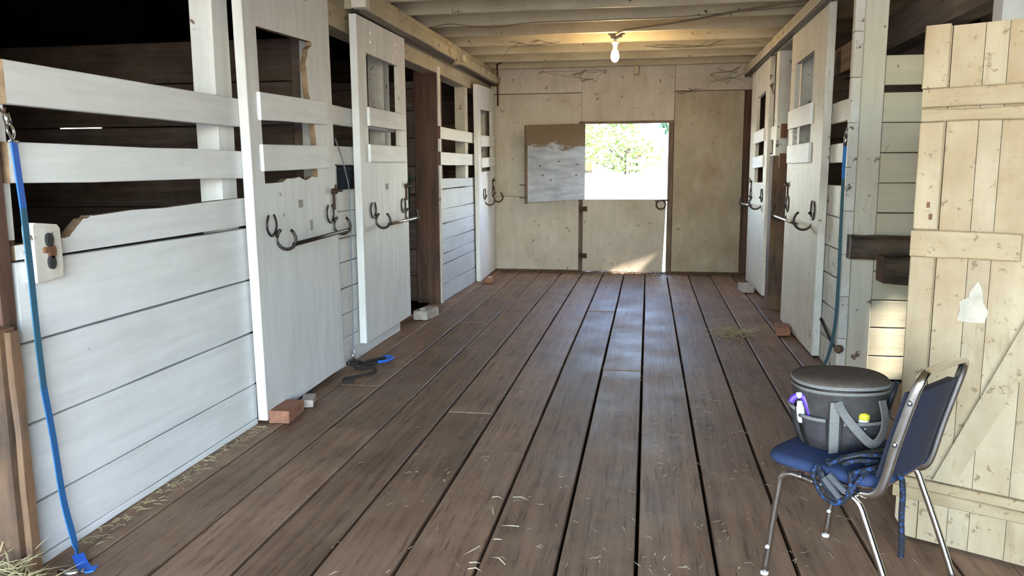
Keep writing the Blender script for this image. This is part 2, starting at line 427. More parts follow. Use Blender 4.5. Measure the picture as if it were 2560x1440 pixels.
# third stall front
for a, b in ((.0, .19), (.198, .42), (.43, .545), (.552, .70), (.708, .885), (.893, 1.05), (1.055, 1.275), (1.282, 1.39)):
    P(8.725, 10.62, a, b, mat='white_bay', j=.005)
P(8.72, 10.62, 1.832, 1.966, 'rail', ends='redbrown'); P(8.72, 10.62, 1.545, 1.688, 'rail', ends='redbrown')
board('post', -2.45, -2.318, 10.15, 10.32, 0, 2.6, 'white_worn', wl_, .006, 6)
board('post', -2.45, -2.318, 11.45, 11.60, 0, 2.6, 'white_worn', wl_, .006, 6)
# header and track casing over the openings
hl = root('trim_1', label='yellowed header beam and sliding door track above the stall doors opposite the folding chair', kind='structure')
board('header_board', -2.46, -2.285, 2.3, 11.64, 2.53, 2.90, 'header', hl, .004, 10)
board('track_casing', -2.285, -2.13, 5.98, 9.02, 2.70, 2.80, 'header', hl, .004, 8)
board('track_casing', -2.285, -2.12, 9.08, 11.64, 2.69, 2.79, 'header', hl, .004, 8)
board('track_casing', -2.285, -2.12, 2.3, 5.6, 2.80, 2.90, 'header', hl, .004, 8)
board('ledger', -2.285, -2.20, 2.3, 11.64, 2.815, 2.905, 'header', hl, .005, 10)
for y0, y1 in ((5.98, 9.02), (9.08, 11.64)):
    box('track_rail', -2.235, -2.165, y0, y1, 2.672, 2.70, 'iron', hl)
box('track_stop', -2.20, -2.085, 5.90, 5.985, 2.69, 2.79, 'porcelain', hl)
tb = MB().box(-2.19, -2.10, 9.0, 9.09, 2.66, 2.80)
tb.lathe([(.032, -.04), (.035, 0), (.032, .04)], (-2.075, 9.045, 2.72), 10); tb.go('track_bracket', 'header', hl)

# ================================================================== sliding doors
def rack(door, xf, y0, y1, z, sgn, barmat, size=.125, bar=True, shoemat='iron'):
    """two brackets of welded horseshoes and a bar for blankets; sgn = towards the aisle"""
    r = MB().box(min(xf, xf + sgn * .008), max(xf, xf + sgn * .008), y0 - .004, y0 + .03, z - .03, z + .0).go('blanket_rack', shoemat, door)
    for y in (y0, y1):
        MB().tube(horseshoe_pts(xf + sgn * .007, y - .055, z + .055, size, size * 1.05, 'yz'), .010, .006, 6, (1, 0, 0)).go('horseshoe', shoemat, r, True)
        MB().tube(horseshoe_pts(xf + sgn * .062, y + .01, z - .035, size, size * 1.05, 'xz'), .010, .006, 6, (0, 1, 0)).go('horseshoe', shoemat, r, True)
    if bar:
        MB().tube([(xf + sgn * .108, y0 + .015, z - .07), (xf + sgn * .108, y1 + .05, z - .07)], .0125, n=10).go('bar', barmat, r, True)
    return r
def latch(door, xf, y, z, sgn, s=1.0):
    l = MB().box(min(xf, xf + sgn * .006), max(xf, xf + sgn * .006), y - .05 * s, y + .055 * s, z - .02, z + .022).go('latch', 'rust', door)
    MB().tube([(xf + sgn * .02, y - .085 * s, z), (xf + sgn * .02, y + .105 * s, z)], .008, n=8).tube([(xf + sgn * .02, y - .03, z), (xf + sgn * .03, y - .03, z + .05)], .007, n=6).go('bolt', 'rust', l, True)
    MB().box(min(xf, xf + sgn * .012), max(xf, xf + sgn * .012), y - .03, y - .006, z - .13, z - .01).go('hasp', 'rust', l)
def sliding_door(n, label, xf, y0, y1, z0, z1, hole, slats, sgn, rot=0, edge='white_v', cut='white_worn', face='white_door'):
    """xf: face towards the aisle; hole: (y,z) polygon; slats: (y0,y1,z0,z1)"""
    d = root('door_%d' % n, (xf, (y0 + y1) / 2, z0), (rot, 0, 0), label, kind='structure')
    # children are given in world numbers and moved into the door's frame
    o0 = Vector((xf, (y0 + y1) / 2, z0)); OFF[d.name] = o0
    t = .04
    sheet('door_panel', [(y0, z0), (y1, z0), (y1, z1), (y0, z1)], [hole] if hole else [], xf - sgn * t, xf, 'x', face, d, cut)
    for a in ((y0 - .018, y0 + .0),):
        board('edge_strip', min(xf - sgn * .055, xf + sgn * .004), max(xf - sgn * .055, xf + sgn * .004), a[0], a[1], z0, z1, edge, d, .002, 5)
    for (a, b, c, e) in slats:
        board('slat', min(xf, xf + sgn * .022), max(xf, xf + sgn * .022), a, b, c, e, 'white', d, .002, 3)
    return d
hole1 = [(4.425, 1.432)] + rag([(4.60, 1.430), (4.72, 1.445), (4.90, 1.452), (5.0, 1.432), (5.10, 1.455), (5.19, 1.446)], 2, .006) + [(5.19, 1.70)] + \
        rag([(5.185, 1.76), (5.17, 1.90), (5.10, 2.0), (5.09, 2.18), (5.13, 2.27)], 2, .008) + [(5.19, 2.30), (5.19, 2.325), (4.425, 2.315)]
d1 = sliding_door(1, 'white sliding stall door nearest the blue strap, with a jagged cut-out', -2.2, 4.285, 5.50, .045, 2.80, hole1,
                  [(4.385, 5.345, 1.795, 1.95), (4.385, 5.34, 1.503, 1.657)], 1, .022, cut='rawedge')
rack(d1, -2.2, 4.52, 5.42, 1.135, 1, 'iron'); latch(d1, -2.2, 5.46, 1.335, 1)
for y, z, a, b in ((4.86, 1.26, .07, .05), (4.60, 1.35, .025, .02), (4.63, 1.22, .025, .025), (5.02, 1.10, .05, .07)): box('paint_scar', -2.2, -2.1985, y, y + a, z, z + b, 'smudge', d1)
for y, z in ((5.10, 2.66), (5.10, 2.57)): box('bolt_head', -2.2, -2.188, y, y + .025, z, z + .03, 'white_worn', d1)
hole2 = [(6.20, 1.56), (7.03, 1.56), (7.03, 2.40), (6.20, 2.405)]
d2 = sliding_door(2, 'white sliding stall door in the middle of the row opposite the chair, edge strip facing the aisle', -2.2, 6.01, 7.23, .125, 2.665, hole2,
                  [(6.18, 7.15, 1.842, 1.99), (6.18, 7.14, 1.56, 1.70)], 1, .004)
rack(d2, -2.2, 6.30, 7.12, 1.125, 1, 'steel'); latch(d2, -2.2, 7.18, 1.345, 1)
box('paint_scar', -2.2, -2.1985, 6.58, 6.66, 1.33, 1.38, 'smudge', d2)
for y in (6.30, 6.95):
    for z in (2.56, 2.49): box('bolt_head', -2.2, -2.188, y, y + .025, z, z + .025, 'white_worn', d2)
hole3 = [(10.64, 1.47), (11.42, 1.47), (11.42, 2.29), (10.64, 2.29)]
d3 = sliding_door(3, 'white sliding stall door at the end of the row, against the far wall', -2.2, 10.46, 11.59, .02, 2.60, hole3,
                  [(10.60, 11.50, 1.805, 1.95), (10.60, 11.50, 1.525, 1.66)], 1, .03)
rack(d3, -2.2, 10.85, 11.48, 1.12, 1, 'iron', .14, False, 'rust'); latch(d3, -2.2, 11.42, 1.32, 1)

# ================================================================== stall interiors on the left
def partition(name, y, x0, x1, zs, label, mat='dark', xr=None):
    p = root(name, label=label, kind='structure')
    for a, b in zip(zs[:-1], zs[1:]):
        board('plank', x0, x1, y, y + .04, a + .003, b - .004, mat, p, .002, 3)
    return p
pa = partition('wall_stall_near', 5.68, -5.38, -2.46, [0, .30, .60, .91, 1.222, 1.53, 1.829, 2.148, 2.455], 'dark plank partition inside the nearest stall behind the white rails')
board('post', -2.56, -2.43, 5.60, 5.68, 0, 2.44, 'dark', pa, .003, 3)
pb = partition('wall_stall_middle', 8.74, -5.38, -2.56, [0, .30, .60, .91, 1.22, 1.53, 1.84, 2.14, 2.378, 2.462], 'dark plank partition inside the middle stall beside the brown post')
pc = partition('wall_stall_end', 11.62, -5.38, -2.30, [0, .4, .8, 1.2, 1.6, 2.0, 2.5, 3.1], 'dark end wall of the last stall behind the white plank front')
# outer side walls; slots in the right one added to shape sun patches
wo_l = root('wall_outer_left', label='dark outer wall of the stalls seen through the rails', kind='structure')
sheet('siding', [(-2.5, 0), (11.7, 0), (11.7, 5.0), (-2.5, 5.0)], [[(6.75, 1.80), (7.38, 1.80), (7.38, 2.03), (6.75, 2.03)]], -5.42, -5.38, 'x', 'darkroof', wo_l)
k = .10 / .80; q = .60 / .80
def back(x, y, z, X=4.4): return (y - k * (X - x), z + q * (X - x))
wo_r = root('wall_outer_right', label='dark outer wall beyond the stalls on the chair side', kind='structure')
slot1 = [back(1.60, 5.9, .02), back(1.80, 5.9, .02), back(1.80, 5.9, .50), back(1.60, 5.9, .56)]
slot2 = [back(-.56, 11.62, .0), back(-.44, 11.52, 0), back(.02, 11.56, 0), back(.04, 11.62, .20), back(.0, 11.62, .20)]
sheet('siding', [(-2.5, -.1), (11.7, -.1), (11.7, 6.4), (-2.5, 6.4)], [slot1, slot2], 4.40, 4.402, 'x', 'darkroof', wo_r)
rf = root('roof', label='dark underside of the hay loft roof above the stalls', kind='structure')
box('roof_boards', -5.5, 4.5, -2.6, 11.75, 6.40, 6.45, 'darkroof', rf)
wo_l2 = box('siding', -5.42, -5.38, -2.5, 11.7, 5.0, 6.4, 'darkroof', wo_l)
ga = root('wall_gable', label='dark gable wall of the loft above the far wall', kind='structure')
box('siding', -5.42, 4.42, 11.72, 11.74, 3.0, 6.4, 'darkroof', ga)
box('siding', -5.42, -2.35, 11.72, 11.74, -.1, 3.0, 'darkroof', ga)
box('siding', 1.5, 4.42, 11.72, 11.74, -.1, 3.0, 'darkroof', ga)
fr = root('wall_front', label='barn front around the wide entrance', kind='structure')
box('siding', -5.4, -2.3, -2.56, -2.50, 0, 6.4, 'darkroof', fr)
box('siding', -2.3, 2.6, -2.56, -2.50, 2.96, 6.4, 'darkroof', fr)
box('siding', 2.6, 4.4, -2.56, -2.50, 0, 6.4, 'darkroof', fr)
for i in range(9): board('plank', -2.36, -2.32, -2.48, 2.36, i * .30, i * .30 + .294, 'white', wl_)
# ================================================================== WALL RIGHT
RX = 1.37
wr_ = root('wall_right', label='white painted plank stall fronts on the chair side of the aisle', kind='structure')
def Q(y0, y1, z0, z1, name='plank', mat='white', **kw): return board(name, RX, RX + .04, y0, y1, z0, z1, mat, wr_, **kw)
for a, b in ((.0, .20), (.21, .45), (.462, .69), (.70, .90), (.908, 1.13), (1.138, 1.365)):
    Q(5.93, 6.62, a, b, mat='white_worn')
Q(5.90, 6.62, 1.822, 1.975, 'rail', 'white_worn'); Q(5.90, 6.62, 1.53, 1.668, 'rail', 'white_worn')
board('post', 1.41, 1.565, 5.895, 6.02, 0, 3.1, 'white_right', wr_, .003, 6)
for i in range(9):
    board('plank_end', 1.345, 1.408, 5.86, 5.925, i * .30, i * .30 + .296, 'white_worn', wr_, .004, 1)
board('post', 1.40, 1.53, 8.02, 8.16, 0, 2.7, 'white_worn', wr_, .004, 5)
board('post', 1.30, 1.47, 8.78, 8.96, 1.62, 2.68, 'white_worn', wr_, .004, 5)
board('post', 1.275, 1.465, 8.76, 8.97, 0, 1.62, 'weathered', wr_, .006, 5)
for a, b in ((.0, .3), (.31, .6), (.61, .9), (.91, 1.2), (1.21, 1.36)):
    board('plank', RX, RX + .04, 8.97, 9.6, a, b, 'white_worn', wr_)
for a, b in ((1.80, 1.945), (1.50, 1.64)):
    board('rail', 1.335, RX + .03, 8.72, 9.7, a, b, 'white_worn', wr_, ends='redbrown')
board('post', 1.42, 1.58, 10.96, 11.1, 0, 2.75, 'brown', wr_, .004, 4)
# plank wall turning the corner, facing the entrance
wc = root('wall_cross', label='white plank wall facing the entrance beside the cream door', kind='structure')
zs = [.0, .172, .376, .572, .775, .98, 1.185, 1.39, 1.594, 1.798, 2.0]
for a, b in zip(zs[:-1], zs[1:]): board('plank', 1.568, 4.36, 5.90, 5.94, a + .003, b - .003, 'white_cross', wc, .0015, 5)
board('plank', 1.568, 4.36, 5.90, 5.94, 2.046, 2.242, 'white_cross', wc, .002, 5)
# header and track on the right
hr = root('trim_2', label='yellowed header board and door track above the stall doors on the chair side', kind='structure')
board('header_board', 1.33, 1.50, 5.95, 11.64, 2.72, 2.90, 'header', hr, .004, 8)
board('track_casing', 1.25, 1.33, 5.80, 11.50, 2.735, 2.83, 'header', hr, .004, 8)
box('track_rail', 1.262, 1.30, 5.80, 11.50, 2.708, 2.735, 'iron', hr)
# doors right
hole4 = [(7.02, 1.535), (7.86, 1.535), (7.86, 2.43), (7.02, 2.44)]
d4 = sliding_door(4, 'white sliding stall door nearest the chair, its edge speckled with worn paint', 1.31, 6.535, 8.08, .02, 2.72, hole4,
                  [(6.95, 8.02, 1.85, 2.02), (6.95, 8.0, 1.535, 1.70)], -1, 0, 'white_worn', face='white_right')
rack(d4, 1.31, 6.80, 8.0, 1.11, -1, 'steel', .15); latch(d4, 1.31, 7.98, 1.335, -1)
hole5 = [(9.70, 1.32), (10.45, 1.32), (10.45, 2.35), (9.70, 2.36)]
d5 = sliding_door(5, 'white sliding stall door on the chair side, next to the far wall', 1.31, 9.42, 10.98, .03, 2.70, hole5,
                  [(9.62, 10.5, 1.79, 1.935), (9.62, 10.5, 1.495, 1.63)], -1, -.02, 'white_worn', face='white_right')
rack(d5, 1.31, 9.75, 10.75, 1.12, -1, 'steel', .15); latch(d5, 1.31, 10.7, 1.33, -1)
# interior right
pr_ = partition('wall_stall_right', 8.99, 1.50, 4.36, [0, .3, .6, .9, 1.2, 1.5, 1.8, 2.1, 2.4], 'dark plank partition between the stalls on the chair side')
pe = partition('wall_stall_right_end', 11.62, 1.38, 4.38, [0, .4, .8, 1.2, 1.6, 2.0, 2.5, 3.1], 'dark end wall of the last stall on the chair side')
lb = board('loft_beam', 1.90, 2.08, 2.3, 11.6, 2.44, 2.70, 'beam', None, .006, 10)
props(lb, 'long rough beam under the dark loft above the plank wall facing the entrance', kind='structure')
# post standing behind the cream door
ap = board('post', 1.86, 1.98, 4.85, 4.98, 0, 3.05, 'white_v', None, .004, 5)
props(ap, 'white post behind the top corner of the cream barn door', 'post')

# ================================================================== FAR WALL
wb = root('wall_back', label='far wall of stained white plywood sheets around a half door', kind='structure')
Y = 11.62
def sh(x0, x1, z0, z1, d=0.0, m='white_far'): return board('panel', x0, x1, Y + d, Y + .03 + d, z0, z1, m, wb, .002, 3, ch=.003)
sh(-2.27, -.95, .03, 1.10); sh(-2.27, -.95, 1.104, 2.553); sh(-2.27, -.95, 2.565, 3.12, .006)
sh(-.947, .34, 2.155, 3.12, .003); sh(.345, 1.285, .03, 2.548, m='far_stained'); sh(.345, 1.50, 2.558, 3.12, .006)
sh(1.29, 1.50, .0, 2.55, .03, m='brown')  # gap beside the end door: its shade put in as dark brown wood
board('sill', -2.27, -.95, Y - .012, Y + .03, .0, .03, 'brown', wb); board('sill', .33, 1.45, Y - .012, Y + .03, .0, .03, 'brown', wb)
board('frame_jamb', -.985, -.925, Y - .012, Y + .05, .0, 2.155, 'doorframe', wb, .004, 6)
board('frame_jamb', .272, .338, Y - .012, Y + .05, .0, 2.155, 'doorframe', wb, .004, 6)
board('frame_head', -.985, .338, Y - .014, Y + .05, 2.122, 2.158, 'doorframe', wb, .003, 6)
box('threshold', -.925, .272, Y - .0, Y + .10, -.05, .006, 'brown', wb)
sheet('backing', [(-2.4, -.05), (1.9, -.05), (1.9, 3.13), (-2.4, 3.13)], [[(-.93, .01), (.268, .01), (.268, 2.125), (-.93, 2.125)]], Y + .062, Y + .08, 'y', 'doorframe', wb)
def _splash():
    m = M['far_stained']; nt = m.node_tree; b = nt.nodes['Principled BSDF']; src = b.inputs['Base Color'].links[0].from_socket
    tc = N(nt, 'ShaderNodeTexCoord'); mp = N(nt, 'ShaderNodeMapping'); mp.inputs['Location'].default_value = (-.10, 0, -.19); mp.inputs['Scale'].default_value = (2.6, 0, 1.5)
    nt.links.new(tc.outputs['Object'], mp.inputs[0]); ln = N(nt, 'ShaderNodeVectorMath', operation='LENGTH'); nt.links.new(mp.outputs[0], ln.inputs[0])
    v, _ = mapped(nt, (1, 1, 1)); n = noise(nt, v, 7, 6, .7); ad = N(nt, 'ShaderNodeMath', operation='ADD'); nt.links.new(ln.outputs['Value'], ad.inputs[0]); nt.links.new(n, ad.inputs[1])
    nt.links.new(mixc(nt, ramp(nt, ad.outputs[0], [(.5, W(.5)), (1.1, W(0))]), src, (.26, .13, .06, 1)), b.inputs['Base Color'])
_splash()
hd = root('door_6', label='lower half of the white end door, closed beneath the bright opening', kind='structure')
sheet('door_panel', [(-.9245, .018), (.222, .018), (.252, .80), (.258, 1.058), (-.9245, 1.058)], [], Y + .0, Y + .035, 'y', 'white_far', hd, 'rawedge')
for z in (.92, .24):
    h = box('hinge', -.975, -.86, Y - .022, Y - .004, z - .035, z + .035, 'rust', hd)
    MB().tube([(-.94, Y - .028, z - .05), (-.94, Y - .028, z + .05)], .012, n=8).go('pin', 'rust', h, True)
MB().tube(horseshoe_pts(.185, Y - .02, .985, .13, .13, 'xz'), .011, .006, 6, (0, 1, 0)).go('horseshoe', 'rust', hd, True)
MB().tube([(.10, Y - .02, 1.035), (.30, Y - .02, 1.05)], .010, n=8).go('bolt', 'rust', hd, True)
# upper half door swung into the aisle
ud = root('door_7', label='weathered grey plywood upper half door swung open beside the bright opening', kind='structure')
def upq(s, z, d):                                   # s along the leaf from its hinge
    ax, ay = -.905, Y - .035; ux, uy = -.905, -.425
    return (ax + ux * s + .425 * d, ay + uy * s - .905 * d, z - .035 * s)
def leaf(name, s0, s1, z0, z1, d0, d1, mat, par, zt=0):
    vs = [upq(s0, z0, d0), upq(s1, z0, d0), upq(s1, z0, d1), upq(s0, z0, d1), upq(s0, z1, d0), upq(s1, z1 + zt, d0), upq(s1, z1 + zt, d1), upq(s0, z1, d1)]
    return link(name, vs, [(0, 1, 2, 3), (7, 6, 5, 4), (4, 5, 1, 0), (5, 6, 2, 1), (6, 7, 3, 2), (7, 4, 0, 3)], mat, par)
leaf('door_panel', -.005, .855, 1.06, 2.128, 0, .02, 'ply', ud)
leaf('edge_strip', .855, .885, 1.04, 2.128, -.01, .028, 'ply_edge', ud)
for s, z in ((.62, 1.42), (.50, 1.35), (.12, 1.40), (.1, 1.55), (.38, 1.6), (.66, 1.55)):
    leaf('nail', s, s + .02, z, z + .018, .02, .026, 'rust', ud)
for z in (1.12, 1.30):
    MB().tube([upq(.86, z, .012), upq(.97, z + .01, .012)], .007, n=6).go('hook', 'rust', ud, True)
fh = MB().tube([(-2.05, Y - .03, 1.27), (-1.98, Y - .05, 1.275)], .008, n=6)
# ================================================================== CEILING
ce = root('ceiling', label='white painted ceiling boards and cross joists of the aisle', kind='structure')
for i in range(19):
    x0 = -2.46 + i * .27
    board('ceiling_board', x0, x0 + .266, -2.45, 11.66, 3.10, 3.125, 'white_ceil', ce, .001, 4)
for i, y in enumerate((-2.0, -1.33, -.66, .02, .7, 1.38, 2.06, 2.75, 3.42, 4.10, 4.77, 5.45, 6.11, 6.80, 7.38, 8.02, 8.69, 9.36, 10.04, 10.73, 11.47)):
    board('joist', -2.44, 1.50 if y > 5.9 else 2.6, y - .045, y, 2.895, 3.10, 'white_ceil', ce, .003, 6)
board('blocking', -.22, -.16, 11.475, 11.62, 2.78, 3.10, 'white_ceil', ce)

# ================================================================== CREAM BARN DOOR (swung open at the right)
ang = math.atan2(-.222, .396)
cdr = root('door_8', (1.022, 3.317, 0), (0, 0, ang), 'cream painted ledged barn door standing open behind the chair', kind='structure')
# local frame: x along the door from its free edge, -y towards the camera
for a, b in ((.0, .082), (.085, .189), (.191, .264), (.266, .386), (.388, .521), (.523, .651), (.653, .781), (.783, .921), (.923, 1.06)):
    if a == 0:
        sheet('door_board', [(0, .085), (.045, .015), (b, .014), (b, 2.012), (0, 2.017)], [], 0, .028, 'y', 'cream', cdr, 'rawedge')
    else:
        sheet('door_board', [(a, .014), (b, .014), (b, 2.012)] + [(a, 2.012)], [], 0 + random.uniform(0, .004), .028, 'y', 'cream', cdr)
board('stile', -.006, .080, -.018, 0, 1.79, 2.018, 'cream', cdr, .002, 4)
board('stile', -.004, .080, -.018, 0, 1.265, 1.662, 'cream', cdr, .002, 4)
board('stile', -.006, .080, -.018, 0, .275, 1.155, 'cream', cdr, .002, 4)
board('ledge', 0, 1.05, -.022, 0, 1.720, 1.788, 'cream_h', cdr, .003, 6)
board('ledge', .002, 1.05, -.022, 0, 1.666, 1.711, 'cream_h', cdr, .003, 6)
board('ledge', -.006, .358, -.026, 0, 1.158, 1.258, 'cream_h', cdr, .002, 4)
board('ledge', -.008, 1.05, -.024, 0, .232, .272, 'cream_h', cdr, .002, 5)
board('ledge', -.010, 1.05, -.022, 0, .182, .229, 'cream_h', cdr, .002, 5)
br = MB()
a0, a1 = Vector((.15, -.02, .285)), Vector((.62, -.02, 1.62)); 
sheet('brace', [(.13, .278), (.205, .278), (.70, 1.46), (.70, 1.655), (.67, 1.655)], [], -.02, 0, 'y', 'cream', cdr)
sheet('bare_patch', rag([(.17, .925), (.255, .92), (.268, .96), (.255, 1.0), (.235, 1.075), (.215, 1.065), (.20, 1.01), (.172, .99), (.17, .93)], 2, .006), [], -.0015, .001, 'y', 'bare_patch', cdr)
for x, z in ((.04, 1.345), (.05, 1.30)): box('knot', x, x + .012, -.0195, -.0, z, z + .022, 'redbrown', cdr)

# ================================================================== sky-lit outside
gr = root('ground', label='pale sunlit dirt yard outside the barn', kind='structure')
MB().add([(-90, -60, -.13), (90, -60, -.13), (90, 15, -.13), (-90, 15, -.13), (90, 45, 1.1), (-90, 45, 1.1), (90, 160, 1.6), (-90, 160, 1.6)],
         [(0, 1, 2, 3), (3, 2, 4, 5), (5, 4, 6, 7)]).go('dirt', 'ground', gr)
def shrub(name, c, r, h, n, mat, label, cat, grp, z0=0.3, trunk=True, leaf=.09):
    t = root(name, c, label=label, cat=cat, group=grp)
    R = random.Random(int(c[0] * 97 + c[1] * 31)); vs = []; fs = []
    for i in range(n):
        while True:
            p = Vector((R.uniform(-1, 1), R.uniform(-1, 1), R.uniform(-1, 1)))
            if .25 < p.length < 1: break
        p = Vector((p.x * r, p.y * r, z0 + (p.z + 1) / 2 * (h - z0)))
        a = Vector((R.uniform(-1, 1), R.uniform(-1, 1), R.uniform(-.6, .6))).normalized(); b = a.cross(Vector((R.uniform(-1, 1), R.uniform(-1, 1), R.uniform(-1, 1)))).normalized()
        s = leaf * R.uniform(.6, 1.4); k0 = len(vs)
        vs += [p - a * s, p + b * s * .45, p + a * s, p - b * s * .45]; fs.append((k0, k0 + 1, k0 + 2, k0 + 3))
    f = link('foliage', vs, fs, mat, t); f['kind'] = 'stuff'
    if trunk:
        m = MB()
        m.tube(spline([(0, 0, 0), (.05, .03, h * .35), (-.04, .02, h * .7)], 4), .09 * r, n=7)
        for j in range(4):
            aa = j * 1.6; m.tube([(0, 0, h * .3), (math.cos(aa) * r * .5, math.sin(aa) * r * .5, h * (.55 + .05 * j))], .045 * r, n=5)
        m.go('trunk', 'bark', t, True)
    return t
G = 'sunlit greenery outside the far door'
shrub('bush', (-4.3, 46.5, 1.08), 2.0, 3.2, 1500, 'leaf', 'sunlit bush seen at the shutter side of the far opening', 'bush', G, .1, leaf=.17)
shrub('bush', (-1.3, 50.5, 1.1), 2.2, 2.4, 1300, 'leaf', 'low sunlit bush seen in the middle of the far opening', 'bush', G, .1, leaf=.17)
shrub('tree', (2.6, 55.0, 1.1), 2.3, 6.4, 1600, 'leaf2', 'dark green tree in the upper corner of the far opening', 'tree', G, 2.2, leaf=.22)
shrub('tree', (-4.5, 60.0, 1.15), 4.6, 10.5, 3200, 'leaf', 'tall pale sunlit tree farthest beyond the far opening', 'tree', G, .5, leaf=.26)
shrub('tree', (6.4, 62.0, 1.15), 4.2, 9.5, 2600, 'leaf', 'pale sunlit tree behind the dark green one beyond the far opening', 'tree', G, .5, leaf=.26)
fe = root('fence', (0, 45.0, 1.1), label='low weathered board fence in front of the greenery beyond the far opening', cat='fence')
for x in (-1.2, 1.0, 3.2): board('fence_post', x, x + .12, 0, .09, 0, .95, 'weathered', fe, .004, 3)
for z in (.30, .70): board('fence_board', -1.2, 3.3, -.03, 0, z, z + .16, 'weathered', fe, .004, 4)

# ================================================================== LAMP
lamp = root('ceiling_lamp', (-.37, 8.76, 2.895), label='bare glowing bulb in a porcelain holder under the ceiling joists', cat='lamp')
jb = MB().box(-.05, .07, -.04, .05, -.045, .0); jb.box(-.075, .10, -.02, .03, -.012, .003); jb.go('junction_box', 'box', lamp)
MB().lathe([(.012, -.075), (.014, -.06), (.014, -.045)], n=10).go('stem', 'porcelain', lamp, True)
MB().lathe([(.016, -.158), (.020, -.15), (.024, -.11), (.040, -.09), (.042, -.083), (.018, -.072)], n=16).go('socket', 'porcelain', lamp, True)
MB().lathe([(.004, -.290), (.022, -.284), (.037, -.264), (.043, -.235), (.041, -.212), (.036, -.182), (.022, -.166), (.015, -.155)], n=18).go('light_bulb', 'bulb', lamp, True)
cb = MB().tube(spline([(-.36, 8.72, 2.876), (-.27, 8.45, 2.876), (-.11, 8.33, 2.876), (.41, 7.95, 2.874), (.78, 7.62, 2.876), (1.2, 7.3, 2.874), (1.45, 7.1, 2.88)], 5), .011, n=6).go('cable', 'wire', None, True)
props(cb, 'thick grey cable stapled under the joists, running from the bulb to the header', 'cable')
wi = MB().tube(spline([(-2.15, 7.9, 2.876), (-1.89, 7.75, 2.874), (-1.64, 7.9, 2.86), (-1.4, 7.88, 2.86), (-1.1, 7.85, 2.88), (-.5, 7.83, 2.874), (-.3, 7.83, 2.876), (.3, 7.8, 2.876), (1.3, 7.5, 2.876)], 5), .004, n=5).go('wire', 'wire', None, True)
props(wi, 'thin sagging wire strung below the ceiling joists across the aisle', 'wire')
rod = MB().tube([(-2.13, 11.42, 2.96), (-2.125, 11.42, 2.38)], .012, n=7)
rod.tube([(-2.13, 11.42, 2.95), (-2.05, 11.42, 2.99)], .008, n=6)
props(rod.go('hanging_rod', 'rust', None, True), 'thin rusty rod hanging down in the far corner over the last stall door', 'rod')

# ================================================================== cobwebs
def cobweb(loc, n, sx, sz, seed, label):
    R = random.Random(seed); m = MB()
    hub = [Vector((R.uniform(-sx, sx), R.uniform(-.015, 0), R.uniform(-sz, sz))) for _ in range(5)]
    prev = hub[0]
    for h in hub[1:]:                                    # slack threads from hub to hub, then wisps off each hub
        m.tube(spline([loc + prev, loc + (prev + h) / 2 - Vector((0, .006, R.uniform(.005, .03))), loc + h], 4), .0016, n=4); prev = h
    for i in range(n):
        a = R.choice(hub); ln = R.uniform(.05, .24); an = R.uniform(-.5, 1.1) + (math.pi if R.random() < .4 else 0)
        b = a + Vector((ln * math.cos(an), R.uniform(-.02, 0), ln * math.sin(an) * .6)); mid = a.lerp(b, R.uniform(.3, .7)) - Vector((R.uniform(-.02, .02), .005, R.uniform(-.02, .03)))
        m.tube(spline([loc + a, loc + mid, loc + b], 3), R.uniform(.0010, .0028), n=4)
    props(m.go('cobweb', 'web', None), label, 'cobweb', kind='stuff')
cobweb(Vector((-1.05, Y - .02, 2.80)), 16, .5, .07, 5, 'dusty cobweb strands on the far wall above the shutter')
cobweb(Vector((.95, Y - .02, 2.72)), 18, .28, .13, 6, 'dusty cobweb tangle in the top corner of the far wall by the chair side doors')
cobweb(Vector((.45, Y - .02, 2.56)), 6, .15, .04, 8, 'small dusty cobweb at the sheet joint above the bright opening')
cobweb(Vector((-1.5, 9.31, 2.90)), 7, .5, .04, 9, 'dusty cobweb threads on the joist behind the hanging wire')
cobweb(Vector((.4, 9.99, 2.91)), 8, .8, .04, 10, 'dusty cobweb threads on the joists behind the bulb')

# ================================================================== BRICKS
def brick(x, y, z, rot, sc, label, mat='brick', pale=True):
    t = root('brick', (x, y, z), (0, 0, rot), label, 'brick', 'loose bricks at the feet of the sliding doors')
    a, b, c = .10 * sc, .05 * sc, .062 * sc
    bm = bmesh.new(); bmesh.ops.create_cube(bm, size=1)
    for v in bm.verts: v.co = Vector((v.co.x * 2 * b, v.co.y * 2 * a, (v.co.z + .5) * c))
    bmesh.ops.bevel(bm, geom=bm.edges[:], offset=.006, segments=1, affect='EDGES')
    bmesh.ops.subdivide_edges(bm, edges=[e for e in bm.edges if e.calc_length() > .04], cuts=1)
    R = random.Random(int(y * 100))
    for v in bm.verts: v.co += Vector((R.uniform(-.003, .003), R.uniform(-.004, .004), R.uniform(0, .003)))
    bmesh.ops.recalc_face_normals(bm, faces=bm.faces[:]); bm.verts.index_update()
    link('block', [v.co.copy() for v in bm.verts], [tuple(v.index for v in f.verts) for f in bm.faces], mat, t); bm.free()
    if pale: MB().lathe([(.030, 0), (.034, .010), (.026, .022), (.008, .026)], (.0, -a * .55, c), 7).go('mortar', 'palebrick', t)
    return t
brick(-2.145, 4.42, .004, .05, 1.25, 'red brick on the floor against the foot of the sliding door nearest the blue strap', pale=False)
brick(-2.13, 4.70, .004, .3, .8, 'small pale brick chunk just behind the red brick at the nearest sliding door', 'palebrick', False)
brick(-2.20, 7.75, .004, -.15, 1.5, 'whitish brick on the floor by the open stall doorway', 'palebrick')
brick(-2.05, 10.35, .004, .1, 1.1, 'reddish brick by the last stall door near the far wall')
brick(1.20, 10.0, .004, .1, 1.4, 'whitened brick at the foot of the farthest sliding door on the chair side', 'palebrick')
brick(1.23, 7.45, .004, -.1, 1.2, 'reddish brick at the foot of the sliding door nearest the chair', pale=False)

